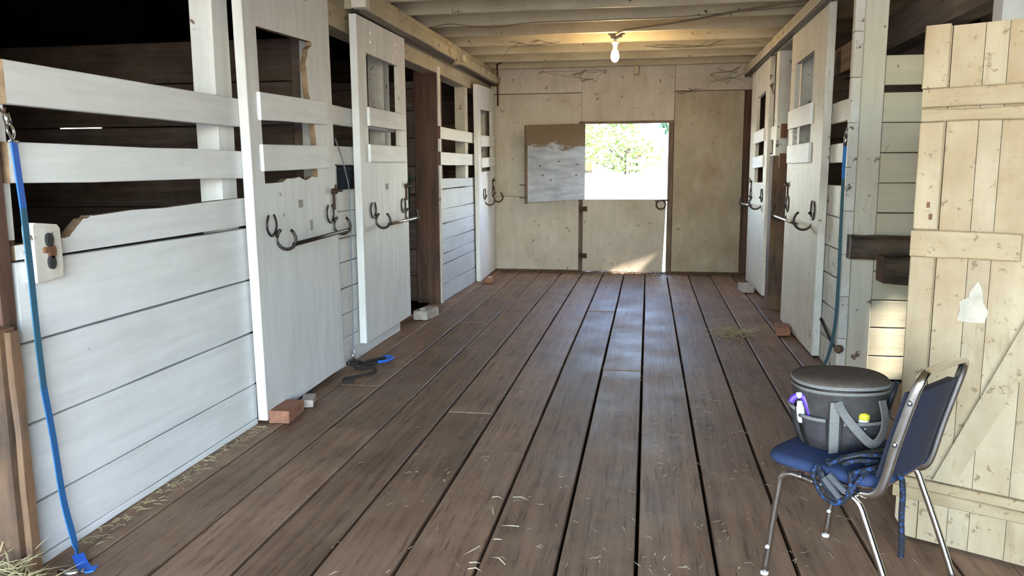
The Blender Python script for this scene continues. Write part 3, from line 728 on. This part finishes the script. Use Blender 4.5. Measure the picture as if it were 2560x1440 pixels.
# ================================================================== BLUE CROSS-TIE STRAP (left)
st = root('tie_strap', (-2.2, 2.55, 0), label='blue webbing horse tie hanging from the rail down to the floor', cat='strap')
OFF[st.name] = Vector((-2.2, 2.55, 0))
def ribbon(pts, wd, th, mat, par, name='strap', up=(1, .25, 0), k=5): return MB().tube(spline(pts, k), wd / 2, th / 2, 4, up).go(name, mat, par)
ribbon([(-2.205, 2.530, 1.60), (-2.20, 2.532, 1.48), (-2.198, 2.537, 1.37)], .040, .005, 'blue_web', st, 'upper_strap')
ribbon([(-2.198, 2.537, 1.372), (-2.196, 2.540, 1.15), (-2.197, 2.545, .90), (-2.20, 2.556, .70)], .041, .004, 'blue_faded', st, 'middle_strap')
ribbon([(-2.20, 2.556, .702), (-2.202, 2.582, .50), (-2.203, 2.605, .25), (-2.19, 2.628, .06), (-2.16, 2.60, .018)], .041, .004, 'blue_mid', st, 'lower_strap')
ribbon([(-2.165, 2.61, .020), (-2.10, 2.55, .014), (-2.05, 2.515, .016), (-2.02, 2.52, .022)], .042, .005, 'blue_web', st, 'floor_loop', (0, 0, 1))
sn = MB().tube([(-2.215, 2.515, 1.70), (-2.21, 2.52, 1.665)], .012, n=8).tube(spline([(-2.212, 2.515, 1.668), (-2.20, 2.50, 1.64), (-2.205, 2.525, 1.612), (-2.21, 2.54, 1.64), (-2.21, 2.522, 1.668)], 4), .005, n=6)
sn.tube([(-2.21, 2.51, 1.605), (-2.205, 2.55, 1.603)], .006, n=6); sn.go('snap_hook', 'steel', st, True)
MB().tube([(-2.235, 2.51, 1.715), (-2.215, 2.512, 1.70), (-2.22, 2.52, 1.72)], .007, n=6).go('eye_bolt', 'rust', st, True)
MB().tube(spline([(-2.07, 2.49, .02), (-2.10, 2.47, .02), (-2.14, 2.48, .018)], 4), .012, n=7).tube([(-2.06, 2.50, .025), (-2.04, 2.475, .03)], .006, n=6).go('floor_snap', 'steel', st, True)
# second tie with a halter at its foot
t2 = root('tie_strap', (-2.2, 5.65, 0), label='thin grey-blue horse tie hanging between the first and second sliding doors', cat='strap')
OFF[t2.name] = Vector((-2.2, 5.65, 0))
ribbon([(-2.215, 5.53, 1.72), (-2.205, 5.63, 1.57), (-2.19, 5.69, 1.40), (-2.188, 5.705, 1.30)], .024, .005, 'strap_grey', t2, 'upper_strap', (1, .3, 0))
ribbon([(-2.188, 5.705, 1.30), (-2.188, 5.697, 1.0), (-2.188, 5.685, .55), (-2.188, 5.665, .13)], .028, .005, 'strap_grey', t2, 'lower_strap', (1, .3, 0))
MB().tube([(-2.19, 5.66, .14), (-2.185, 5.66, .05)], .010, n=7).go('snap_hook', 'steel', t2, True)
MB().tube(horseshoe_pts(-2.225, 5.53, 1.735, .05, .05, 'yz', 10), .006, n=6).go('ring', 'rust', t2, True)
ha = root('halter', (-2.1, 5.75, 0), label='black rope halter lying on the floor with a bright blue loop', cat='halter')
OFF[ha.name] = Vector((-2.1, 5.75, 0))
hm = MB()
hm.tube(spline([(-2.19, 5.62, .03), (-2.15, 5.70, .02), (-2.10, 5.80, .03), (-2.06, 5.92, .02), (-2.04, 5.96, .018)], 5), .013, n=6)
hm.tube(spline([(-2.20, 5.68, .015), (-2.14, 5.62, .03), (-2.10, 5.72, .02), (-2.05, 5.80, .018)], 5), .013, n=6)
hm.tube(spline([(-2.15, 5.60, .014), (-2.08, 5.66, .014), (-2.0, 5.62, .014), (-1.98, 5.52, .014), (-2.05, 5.40, .014), (-2.12, 5.32, .014), (-2.10, 5.24, .014), (-2.03, 5.26, .014)], 6), .010, n=6)
hm.go('rope', 'rope_black', ha, True)
MB().tube(spline([(-2.04, 5.80, .022), (-1.99, 5.86, .02), (-1.98, 5.96, .02), (-2.03, 6.0, .02), (-2.06, 5.95, .02)], 6), .020, .010, 6, (0, 0, 1)).go('blue_loop', 'blue_web', ha, True)
hm = MB()
hm.tube(spline([(-2.21, 5.60, .05), (-2.19, 5.66, .06), (-2.15, 5.72, .04)], 4), .016, n=6); hm.go('buckle_strap', 'black', ha, True)
# tie on the right
t3 = root('tie_strap', (1.32, 5.82, 0), label='narrow teal horse tie hanging on the corner post beside the plank wall', cat='strap')
OFF[t3.name] = Vector((1.32, 5.82, 0))
ribbon([(1.318, 5.835, 1.64), (1.316, 5.83, 1.50), (1.316, 5.825, 1.42)], .022, .005, 'blue_mid', t3, 'upper_strap', (0, 1, 0))
ribbon([(1.316, 5.825, 1.42), (1.316, 5.815, 1.1), (1.318, 5.81, .75), (1.316, 5.815, .45), (1.30, 5.84, .25), (1.27, 5.88, .10), (1.22, 5.92, .02), (1.15, 5.95, .012)], .022, .005, 'strap_teal', t3, 'lower_strap', (0, 1, 0))
MB().tube([(1.322, 5.835, 1.72), (1.318, 5.835, 1.64)], .013, n=8).tube(spline([(1.33, 5.85, 1.76), (1.32, 5.82, 1.74), (1.32, 5.84, 1.71)], 3), .007, n=6).go('snap_hook', 'steel', t3, True)
rp = MB().tube(spline([(1.36, 6.50, .32), (1.345, 6.2, .27), (1.335, 5.95, .235), (1.335, 5.85, .235)], 4), .011, n=6).go('rope', 'rope_black', None, True)
props(rp, 'short dark rope along the low planks between the corner post and the sliding door', 'rope')
kn = MB().lathe([(.01, -.03), (.03, -.015), (.034, .0), (.028, .02), (.012, .03)], (1.352, 5.84, .225), 9, 0, 1.0, .7)
props(kn.go('knot_block', 'weathered', None), 'brown wooden knob low on the corner post where the dark rope ends', 'knob')

# ================================================================== stub post, hay, socket block, buckets, timbers
sp = MB()
sp_ = root('stub_post', (-2.25, 2.40, 0), label='short weathered brown post standing in front of the white corner post', cat='post')
OFF[sp_.name] = Vector((-2.25, 2.40, 0))
board('post_body', -2.36, -2.205, 2.37, 2.455, 0, .955, 'weathered', sp_, .006, 6, ch=.010)
board('split_edge', -2.205, -2.180, 2.40, 2.45, 0, .945, 'weathered', sp_, .006, 5, ch=.006)
sk = root('socket_block', (-2.24, 2.67, 1.2), label='white worn wooden block with a dark old socket on the planks beside the blue strap', cat='socket')
OFF[sk.name] = Vector((-2.24, 2.67, 1.2))
sheet('block', [(2.60, 1.09), (2.73, 1.10), (2.738, 1.14), (2.735, 1.285), (2.72, 1.30), (2.61, 1.312), (2.60, 1.30)], [], FX + .002, FX + .05, 'x', 'white_worn', sk, 'white_worn')
fp = MB().lathe([(.022, 0), (.022, .0)], (0, 0, 0), 10)
def disc(y, z, ry, rz, t=.012):
    n = 12; vs = []
    for d in (FX + .05, FX + .05 + t):
        for j in range(n): vs.append((d, y + ry * math.cos(2 * math.pi * j / n), z + rz * math.sin(2 * math.pi * j / n)))
    return vs, [tuple(range(n - 1, -1, -1)), tuple(range(n, 2 * n))] + [(j, (j + 1) % n, n + (j + 1) % n, n + j) for j in range(n)]
for y, z, mt in ((2.668, 1.245, 'black'), (2.677, 1.200, 'redbrown'), (2.672, 1.160, 'black')):
    v, f = disc(y, z, .017, .026); link('outlet', v, f, mt, sk)
v, f = disc(2.648, 1.208, .012, .012); link('screw_plate', v, f, 'redbrown', sk)
def bucket(name, c, r0, r1, h, mat, label):
    t = root(name, c, label=label, cat='bucket')
    MB().lathe([(r0, 0), (r1, h), (r1 + .012, h), (r1 + .012, h - .02), (r1 - .006, h - .006), (r0 - .006, .008)], n=18).go('tub', mat, t, True)
    MB().tube([(r1 * math.cos(a), 0, h - .02 + .0 + r1 * .8 * math.sin(a)) for a in [i * math.pi / 10 for i in range(11)]], .005, n=6).go('handle', 'iron', t, True)
    return t
bucket('feed_bucket', (-2.50, 6.15, 1.18), .13, .17, .34, 'slate', 'slate dark feed bucket hung inside the middle stall behind the planks')
bucket('water_bucket', (-2.72, 8.48, .92), .13, .17, .50, 'green', 'green bucket hung in the open stall doorway beside the brown post')
ti = board('timber', 1.37, 1.98, 5.74, 5.897, .872, 1.035, 'timber', None, .006, 6, ch=.02)
props(ti, 'long blackened square timber across the white planks beside the cream door, the higher one', 'timber')
ti = board('timber', 1.54, 1.98, 5.545, 5.738, .735, .905, 'timber', None, .008, 5, 'weathered', ch=.012)
props(ti, 'shorter blackened timber below and in front of the higher timber, sawn end showing', 'timber')

def strands(name, n, place, rad, seed, mat, label, lmin=.05, lmax=.16, flat=True, up=.3):
    R = random.Random(seed); m = MB()
    for i in range(n):
        x, y, z = place(R); L = R.uniform(lmin, lmax); a = R.uniform(0, math.tau); e = R.uniform(-up, up) if not flat else 0
        d = Vector((math.cos(a), math.sin(a), e)) * L; s = Vector((-math.sin(a), math.cos(a), 0)) * rad * R.uniform(.5, 1.4)
        p = Vector((x, y, z)); b = Vector((0, 0, R.uniform(0, .010) if flat else R.uniform(0, .02))); cv = s.normalized() * L * R.uniform(-.12, .12)
        t = Vector((0, 0, rad * .7))
        m.add([p - s, p + s, p + d * .5 + s + b + cv, p + d + b * .3, p + d * .5 - s + b + cv, p + t, p + d * .5 + b + t + cv],
              [(0, 5, 6, 4), (5, 1, 2, 6), (4, 6, 3), (6, 2, 3), (0, 4, 2, 1), (4, 3, 2)])
    o = m.go(name, mat); props(o, label, name.split('_')[0], kind='stuff'); return o
strands('straw_scatter', 420, lambda R: (R.triangular(-1.9, 1.25, .55), 2.6 + 5.0 * R.random() ** 1.7, .006), .0013, 21, 'straw', 'thin pale straw bits scattered over the plank floor', .012, .055)
strands('straw_tuft', 10, lambda R: (R.gauss(-.62, .05), R.gauss(3.05, .22), .006), .004, 22, 'straw', 'few broad pale straw stalks on the planks between aisle middle and blue strap', .04, .12)
strands('hay_clump', 150, lambda R: (R.gauss(.76, .09), R.gauss(7.35, .13), R.uniform(.006, .03)), .003, 23, 'hay', 'small clump of hay on the floor near the sliding door on the chair side', .05, .16, False)
strands('hay_pile', 520, lambda R: (max(-2.27, R.gauss(-2.20, .06)), 2.18 + abs(R.gauss(0, .07)), R.uniform(.005, .10) * R.random() * 1.6), .003, 24, 'hay', 'loose hay heaped at the foot of the stub post', .06, .22, False, .5)
strands('hay_sweepings', 220, lambda R: (-2.24 + abs(R.gauss(0, .03)), R.uniform(2.7, 4.25), R.uniform(.003, .010)), .0018, 25, 'hay', 'fine hay sweepings along the foot of the first white plank wall', .02, .06)
strands('chaff', 800, lambda R: (R.uniform(-2.1, 1.25), 11.6 - abs(R.gauss(0, .11)), R.uniform(.003, .02)), .005, 26, 'chaff', 'brown chaff and dirt swept along the foot of the far wall', .03, .10)

# ================================================================== CHAIR
rr = Vector((.777, -.63, 0)).normalized(); ww = Vector((.63, .777, 0)).normalized(); A0 = Vector((.455, 2.905, 0))
CH = root('banquet_chair', tuple(A0 + rr * .24 + ww * .23), label='blue padded stacking chair with a chrome tube frame in the near corner', cat='chair')
OFF[CH.name] = A0 + rr * .24 + ww * .23
def c(r, wv, z): return A0 + rr * r + ww * wv + Vector((0, 0, z))
TR = .0125
for wv, far in ((.0, 0), (.46, 1)):
    MB().tube(spline([c(.0, wv, .012), c(.022, wv, .20), c(.040, wv, .34), c(.052, wv, .395), c(.085, wv, .418), c(.13, wv, .419)], 6), TR, n=10).go('leg', 'chrome', CH, True)
    MB().tube(spline([c(.235, wv, .411), c(.30, wv, .406), c(.335, wv, .385), c(.365, wv, .32), c(.43, wv, .165), c(.49, wv, .012)], 6), TR, n=10).go('leg', 'chrome', CH, True)
    MB().tube([c(.12, wv, .419), c(.18, wv, .415), c(.245, wv, .410)], TR, n=10).go('side_rail', 'chrome', CH, True)
for r_, wv in ((.0, 0), (.49, 0), (.0, .46), (.49, .46)):
    g = MB().lathe([(.013, .003), (.0155, .005), (.0145, .014), (.0128, .017)], tuple(c(r_, wv, 0)), 10).go('foot_glide', 'whiteplastic', CH, True)
for wv in (.0, .46):
    MB().lathe([(.007, 0), (.009, .006), (.004, .012)], tuple(c(.014, wv - .012, .115)), 8).go('stacking_bumper', 'whiteplastic', CH, True)
for r_ in (.10, .30):
    MB().tube([c(r_, .0, .413), c(r_, .46, .413)], .010, n=8).go('cross_rail', 'chrome', CH, True)
# back frame: up one side, over, down the other
bk = [c(.255, .010, .425), c(.33, .008, .418), c(.375, .006, .428), c(.405, .005, .470), c(.438, .005, .612), c(.480, .005, .775), c(.496, .010, .830), c(.500, .03, .853), c(.501, .07, .862)]
bf = [c(.500, .33, .853), c(.496, .372, .843), c(.487, .392, .812), c(.468, .395, .740), c(.432, .395, .600), c(.402, .395, .468), c(.375, .395, .428), c(.33, .40, .418), c(.255, .41, .425)]
MB().tube(spline(bk + [c(.501, .20, .860)] + bf, 5), .010, .0165, 10, tuple(rr)).go('back_frame', 'chrome', CH, True)
def slab(rows, th_dir, th, name, mat, parent, smooth=True):
    """rows: grid of points; makes a closed thick sheet"""
    nr, nc = len(rows), len(rows[0]); vs = []; fs = []
    for s in (0, 1):
        for row in rows:
            for p in row: vs.append(p + th_dir * th * s)
    o = nr * nc
    for i in range(nr - 1):
        for j in range(nc - 1):
            a = i * nc + j; fs.append((a, a + 1, a + nc + 1, a + nc)); fs.append((o + a, o + a + nc, o + a + nc + 1, o + a + 1))
    for j in range(nc - 1):
        fs.append((j, o + j, o + j + 1, j + 1)); a = (nr - 1) * nc + j; fs.append((a, a + 1, o + a + 1, o + a))
    for i in range(nr - 1):
        a = i * nc; fs.append((a, a + nc, o + a + nc, o + a)); a = i * nc + nc - 1; fs.append((a, o + a, o + a + nc, a + nc))
    return link(name, vs, fs, mat, parent, False)
def bline(z):                                          # the lean of the back
    pts = [(.47, .405), (.612, .438), (.775, .480), (.845, .500)]
    for (z0, r0), (z1, r1) in zip(pts[:-1], pts[1:]):
        if z <= z1 or z1 == .845: return r0 + (r1 - r0) * (z - z0) / (z1 - z0)
rows = []
for i in range(9):
    z = .490 + (.790 - .490) * i / 8
    rows.append([c(bline(z) - .006 * j / 8 - .004 + .022 * (1 - (2 * (j / 8) - 1) ** 2), (.018 + .364 * j / 8), z - .012 * j / 8 + (.012 * (1 - (2 * j / 8 - 1) ** 2) if i == 8 else 0)) for j in range(9)])
bp = slab(rows, -rr, .030, 'backrest', 'navy_fabric', CH)
for z in (.62, .765):
    for wv in (.0, .46):
        cc = c(bline(z) , -.004 if wv == 0 else .398, z)
        MB().lathe([(.003, -.010), (.008, -.006), (.008, .006), (.003, .010)], tuple(cc), 8).go('rivet', 'steel', CH, True)
def cushion(name, mat, r0, r1, w0, w1, z0, z1, crown, par):
    n = 40; rings = []
    def outline(k):
        out = []
        for j in range(n):
            a = 2 * math.pi * j / n; e = 2 / 5.0
            x = math.copysign(abs(math.cos(a)) ** e, math.cos(a)); y = math.copysign(abs(math.sin(a)) ** e, math.sin(a))
            hw = (w1 - w0) / 2 * (1 - .06 * (x + 1) / 2)
            out.append(((r0 + r1) / 2 + x * (r1 - r0) / 2 * k, (w0 + w1) / 2 + y * hw * k))
        return out
    prof = [(.96, z0), (1.0, z0 + (z1 - z0) * .3), (1.0, z0 + (z1 - z0) * .6), (.97, z0 + (z1 - z0) * .88), (.90, z1), (.6, z1 + crown * .7), (.25, z1 + crown)]
    vs = []; fs = []
    for kk, z in prof:
        for (r, wv) in outline(kk): vs.append(c(r, wv, z))
    for i in range(len(prof) - 1):
        for j in range(n): fs.append((i * n + j, i * n + (j + 1) % n, (i + 1) * n + (j + 1) % n, (i + 1) * n + j))
    fs.append(tuple(range(n - 1, -1, -1))); fs.append(tuple((len(prof) - 1) * n + j for j in range(n)))
    return link(name, vs, fs, mat, par, True)
cushion('seat', 'blue_fabric', -.035, .395, -.012, .472, .440, .478, .006, CH)
cushion('seat_board', 'seatboard', -.015, .385, .012, .448, .430, .4405, 0, CH)

# ================================================================== TOTE BAG and what is in it
bc = Vector((.712, 3.030, .485))
BG = root('grooming_bag', tuple(bc), (0, 0, math.radians(8)), 'charcoal zip top grooming tote with grey straps standing on the blue chair', 'bag')
def ell(kx, ky, z, n=36, e=.85, b=0):
    out = []
    for j in range(n):
        a = 2 * math.pi * j / n
        x = math.copysign(abs(math.cos(a)) ** e, math.cos(a)); y = math.copysign(abs(math.sin(a)) ** e, math.sin(a)); out.append((x * kx, y * ky, z))
    return out
def shell(levels, name, mat, par, a0=None, a1=None, thick=None, smooth=True, n=36):
    """rings of ellipses; a0..a1 (index range) makes an open panel given thickness"""
    vs = []; fs = []
    if a0 is None:
        for kx, ky, z in levels: vs += ell(kx, ky, z, n)
        for i in range(len(levels) - 1):
            for j in range(n): fs.append((i * n + j, i * n + (j + 1) % n, (i + 1) * n + (j + 1) % n, (i + 1) * n + j))
        fs.append(tuple(range(n - 1, -1, -1))); fs.append(tuple((len(levels) - 1) * n + j for j in range(n)))
    else:
        idx = [j % n for j in range(a0, a1 + 1)]; m = len(idx)
        for s in (0, thick):
            for kx, ky, z in levels:
                E_ = ell(kx - s, ky - s, z, n); vs += [E_[j] for j in idx]
        L = len(levels); o = L * m
        for i in range(L - 1):
            for j in range(m - 1):
                a = i * m + j; fs.append((a, a + 1, a + m + 1, a + m)); fs.append((o + a, o + a + m, o + a + m + 1, o + a + 1))
        for j in range(m - 1):
            fs.append((j, o + j, o + j + 1, j + 1)); a = (L - 1) * m + j; fs.append((a, a + 1, o + a + 1, o + a))
        for i in range(L - 1):
            a = i * m; fs.append((a, a + m, o + a + m, o + a)); a = i * m + m - 1; fs.append((a, o + a, o + a + m, a + m))
    return link(name, vs, fs, mat, par, smooth)
shell([(.118, .105, .0), (.132, .118, .006), (.146, .131, .08), (.158, .142, .17), (.164, .147, .222)], 'body', 'bag', BG)
shell([(.166, .149, .216), (.170, .153, .222), (.170, .153, .246), (.166, .149, .250)], 'zip_band', 'webbing_grey', BG)
shell([(.167, .150, .249), (.160, .143, .258), (.11, .10, .266), (.03, .03, .268)], 'lid', 'bag_top', BG)
MB().tube([(x * 1.0, y * 1.0, .234) for x, y, _ in ell(.1715, .1545, 0)], .004, n=5).go('zipper', 'iron', BG, True)
# pockets round the outside: index 27 = straight towards -y
PK = [(.150, .135, .012), (.166, .150, .06), (.176, .160, .125)]
def pocket(a0, a1, top_=.125):
    p = shell([(.136, .122, .010), (.156, .141, .06), (.172, .156, top_)], 'pocket', 'bag_pocket', BG, a0, a1, .008, True)
    E_ = ell(.1735, .1575, top_); pts = [E_[j % 36] for j in range(a0, a1 + 1)]
    mid = len(pts) // 2
    MB().tube(pts, .0045, .0075, 6, (0, 0, 1)).go('pocket_trim', 'webbing_grey', p, True)
    return p
pocket(20, 24); pocket(26, 31, .118); pocket(33, 38, .130); pocket(15, 19, .14)
# vertical webbing and carrying loop on the side facing the camera
def surf(j, z, o=.004):
    k = (z / .222); kx = .132 + (.164 - .132) * k + o; ky = .118 + (.147 - .118) * k + o
    a = 2 * math.pi * j / 36; e = .85
    return Vector((math.copysign(abs(math.cos(a)) ** e, math.cos(a)) * kx, math.copysign(abs(math.sin(a)) ** e, math.sin(a)) * ky, z))
MB().tube([surf(25.0, .0, .006), surf(25.0, .08, .022), surf(25.0, .125, .026), surf(25.0, .195, .012)], .0165, .003, 4, (0, -1, 0)).go('vertical_strap', 'webbing_grey', BG)
hp = spline([surf(25.3, .197, .010), surf(26.1, .150, .034), surf(27.2, .090, .052), surf(28.3, .055, .060), surf(29.3, .088, .056), surf(29.9, .140, .040), surf(30.1, .200, .012)], 6)
MB().tube(hp, .0155, .003, 4, (.45, -.90, 0)).go('carrying_loop', 'webbing_grey', BG)
# things standing in the pockets: top-level
def wpt(j, z, o): 
    v = surf(j, z, o); v.rotate(Matrix.Rotation(math.radians(8), 3, 'Z')); return bc + v
s0 = wpt(20.0, .06, .016)
SB = root('spray_bottle', tuple(s0), (math.radians(0), math.radians(-7), 0), 'white spray bottle with a purple trigger head in the bag side pocket', 'bottle')
MB().lathe([(.010, .035), (.0135, .045), (.014, .07), (.014, .09), (.010, .102), (.009, .115)], n=14).go('bottle_body', 'whiteplastic', SB, True)
MB().tube(spline([(-.030, 0, .112), (-.020, 0, .128), (0, 0, .135), (.016, -.004, .125), (.026, -.010, .095), (.034, -.014, .050), (.042, -.016, .025)], 5), .012, .009, 8, (0, 1, 0)).go('trigger_head', 'purple', SB, True)
MB().lathe([(.010, .128), (.013, .138), (.010, .146), (.003, .148)], n=10).go('cap', 'whiteplastic', SB, True)
b0 = wpt(28.0, .045, .010)
YB = root('lotion_bottle', tuple(b0), (0, math.radians(4), 0), 'small white bottle with a yellow cap peeking from the front pocket of the bag', 'bottle')
MB().lathe([(.012, .048), (.017, .054), (.0185, .075), (.0185, .088)], n=14).go('bottle_body', 'whiteplastic', YB, True)
MB().lathe([(.0195, .086), (.020, .098), (.017, .106), (.006, .109)], n=14).go('cap', 'yellow', YB, True)
h0 = wpt(35.3, .075, .018)
HB = root('hoof_brush', tuple(h0), (0, math.radians(11), 0), 'black handled brush sticking up from the bag pocket beside the chair back', 'brush')
MB().tube([(0, 0, 0), (0, 0, .10), (.006, 0, .17)], .013, .010, 8, (0, 1, 0), radii=[.7, 1, .75]).go('handle', 'black', HB, True)
MB().tube([(-.013, 0, .09), (-.007, 0, .165)], .006, n=6).go('grip', 'grey_handle', HB, True)
# rope halter on the seat, one end hanging down
RH = root('rope_halter', tuple(c(.30, .08, .485)), label='black and blue flecked rope halter heaped on the chair seat, one end hanging', cat='halter')
OFF[RH.name] = c(.30, .08, .485)
rm = MB()
R = random.Random(4)
def rope(pts, r=.0085): rm.tube(spline([c(*p) for p in pts], 5), r, n=7)
rope([(.20, .02, .492), (.26, .10, .500), (.33, .20, .505), (.37, .30, .51), (.34, .36, .505), (.30, .28, .50)])
rope([(.22, .00, .490), (.25, .06, .510), (.30, .14, .520), (.36, .26, .525), (.37, .34, .515)])
rope([(.19, -.005, .488), (.18, -.02, .455), (.20, -.028, .415), (.23, -.03, .385), (.27, -.028, .375), (.30, -.024, .395), (.31, -.02, .44), (.30, .0, .490)])
rope([(.19, -.01, .488), (.22, -.026, .43), (.265, -.028, .39), (.30, -.022, .40), (.33, .0, .47), (.345, .08, .50)])
rope([(.26, .02, .498), (.30, .05, .515), (.34, .10, .51), (.35, .16, .505)])
rope([(.31, -.01, .489), (.34, .03, .500), (.36, .09, .505), (.30, .17, .51)])
rope([(.30, .10, .492), (.36, .16, .50), (.385, .24, .51), (.36, .32, .52), (.33, .26, .53), (.35, .16, .528), (.375, .10, .50)])
rope([(.24, .03, .50), (.28, .07, .525), (.345, .11, .53), (.38, .20, .525), (.37, .30, .51)])
rm.go('rope', 'rope_blue', RH, True)
rm = MB()
rm.tube(spline([c(.25, .04, .512), c(.31, .10, .532), c(.36, .19, .535), c(.37, .28, .525), c(.34, .34, .512)], 5), .012, .006, 4, (0, 0, 1))
rm.tube(spline([c(.205, -.018, .47), c(.235, -.030, .425), c(.28, -.030, .395)], 5), .010, .005, 4, tuple(-ww))
rm.go('black_web_strap', 'black', RH, True)
rm = MB(); rm.tube(spline([c(.35, .06, .492), c(.415, .10, .488), c(.425, .12, .43), c(.425, .125, .33), c(.43, .13, .23), c(.43, .13, .19)], 5), .010, n=7)
rm.go('hanging_end', 'rope_blue', RH, True)
rm = MB()
for p0, p1 in (((.225, -.032, .455), (.285, -.034, .40)), ((.24, -.03, .47), (.30, -.03, .425))):
    rm.tube([c(*p0), c(*p1)], .009, .005, 4, tuple(-ww))
rm.go('buckle', 'grey_handle', RH)
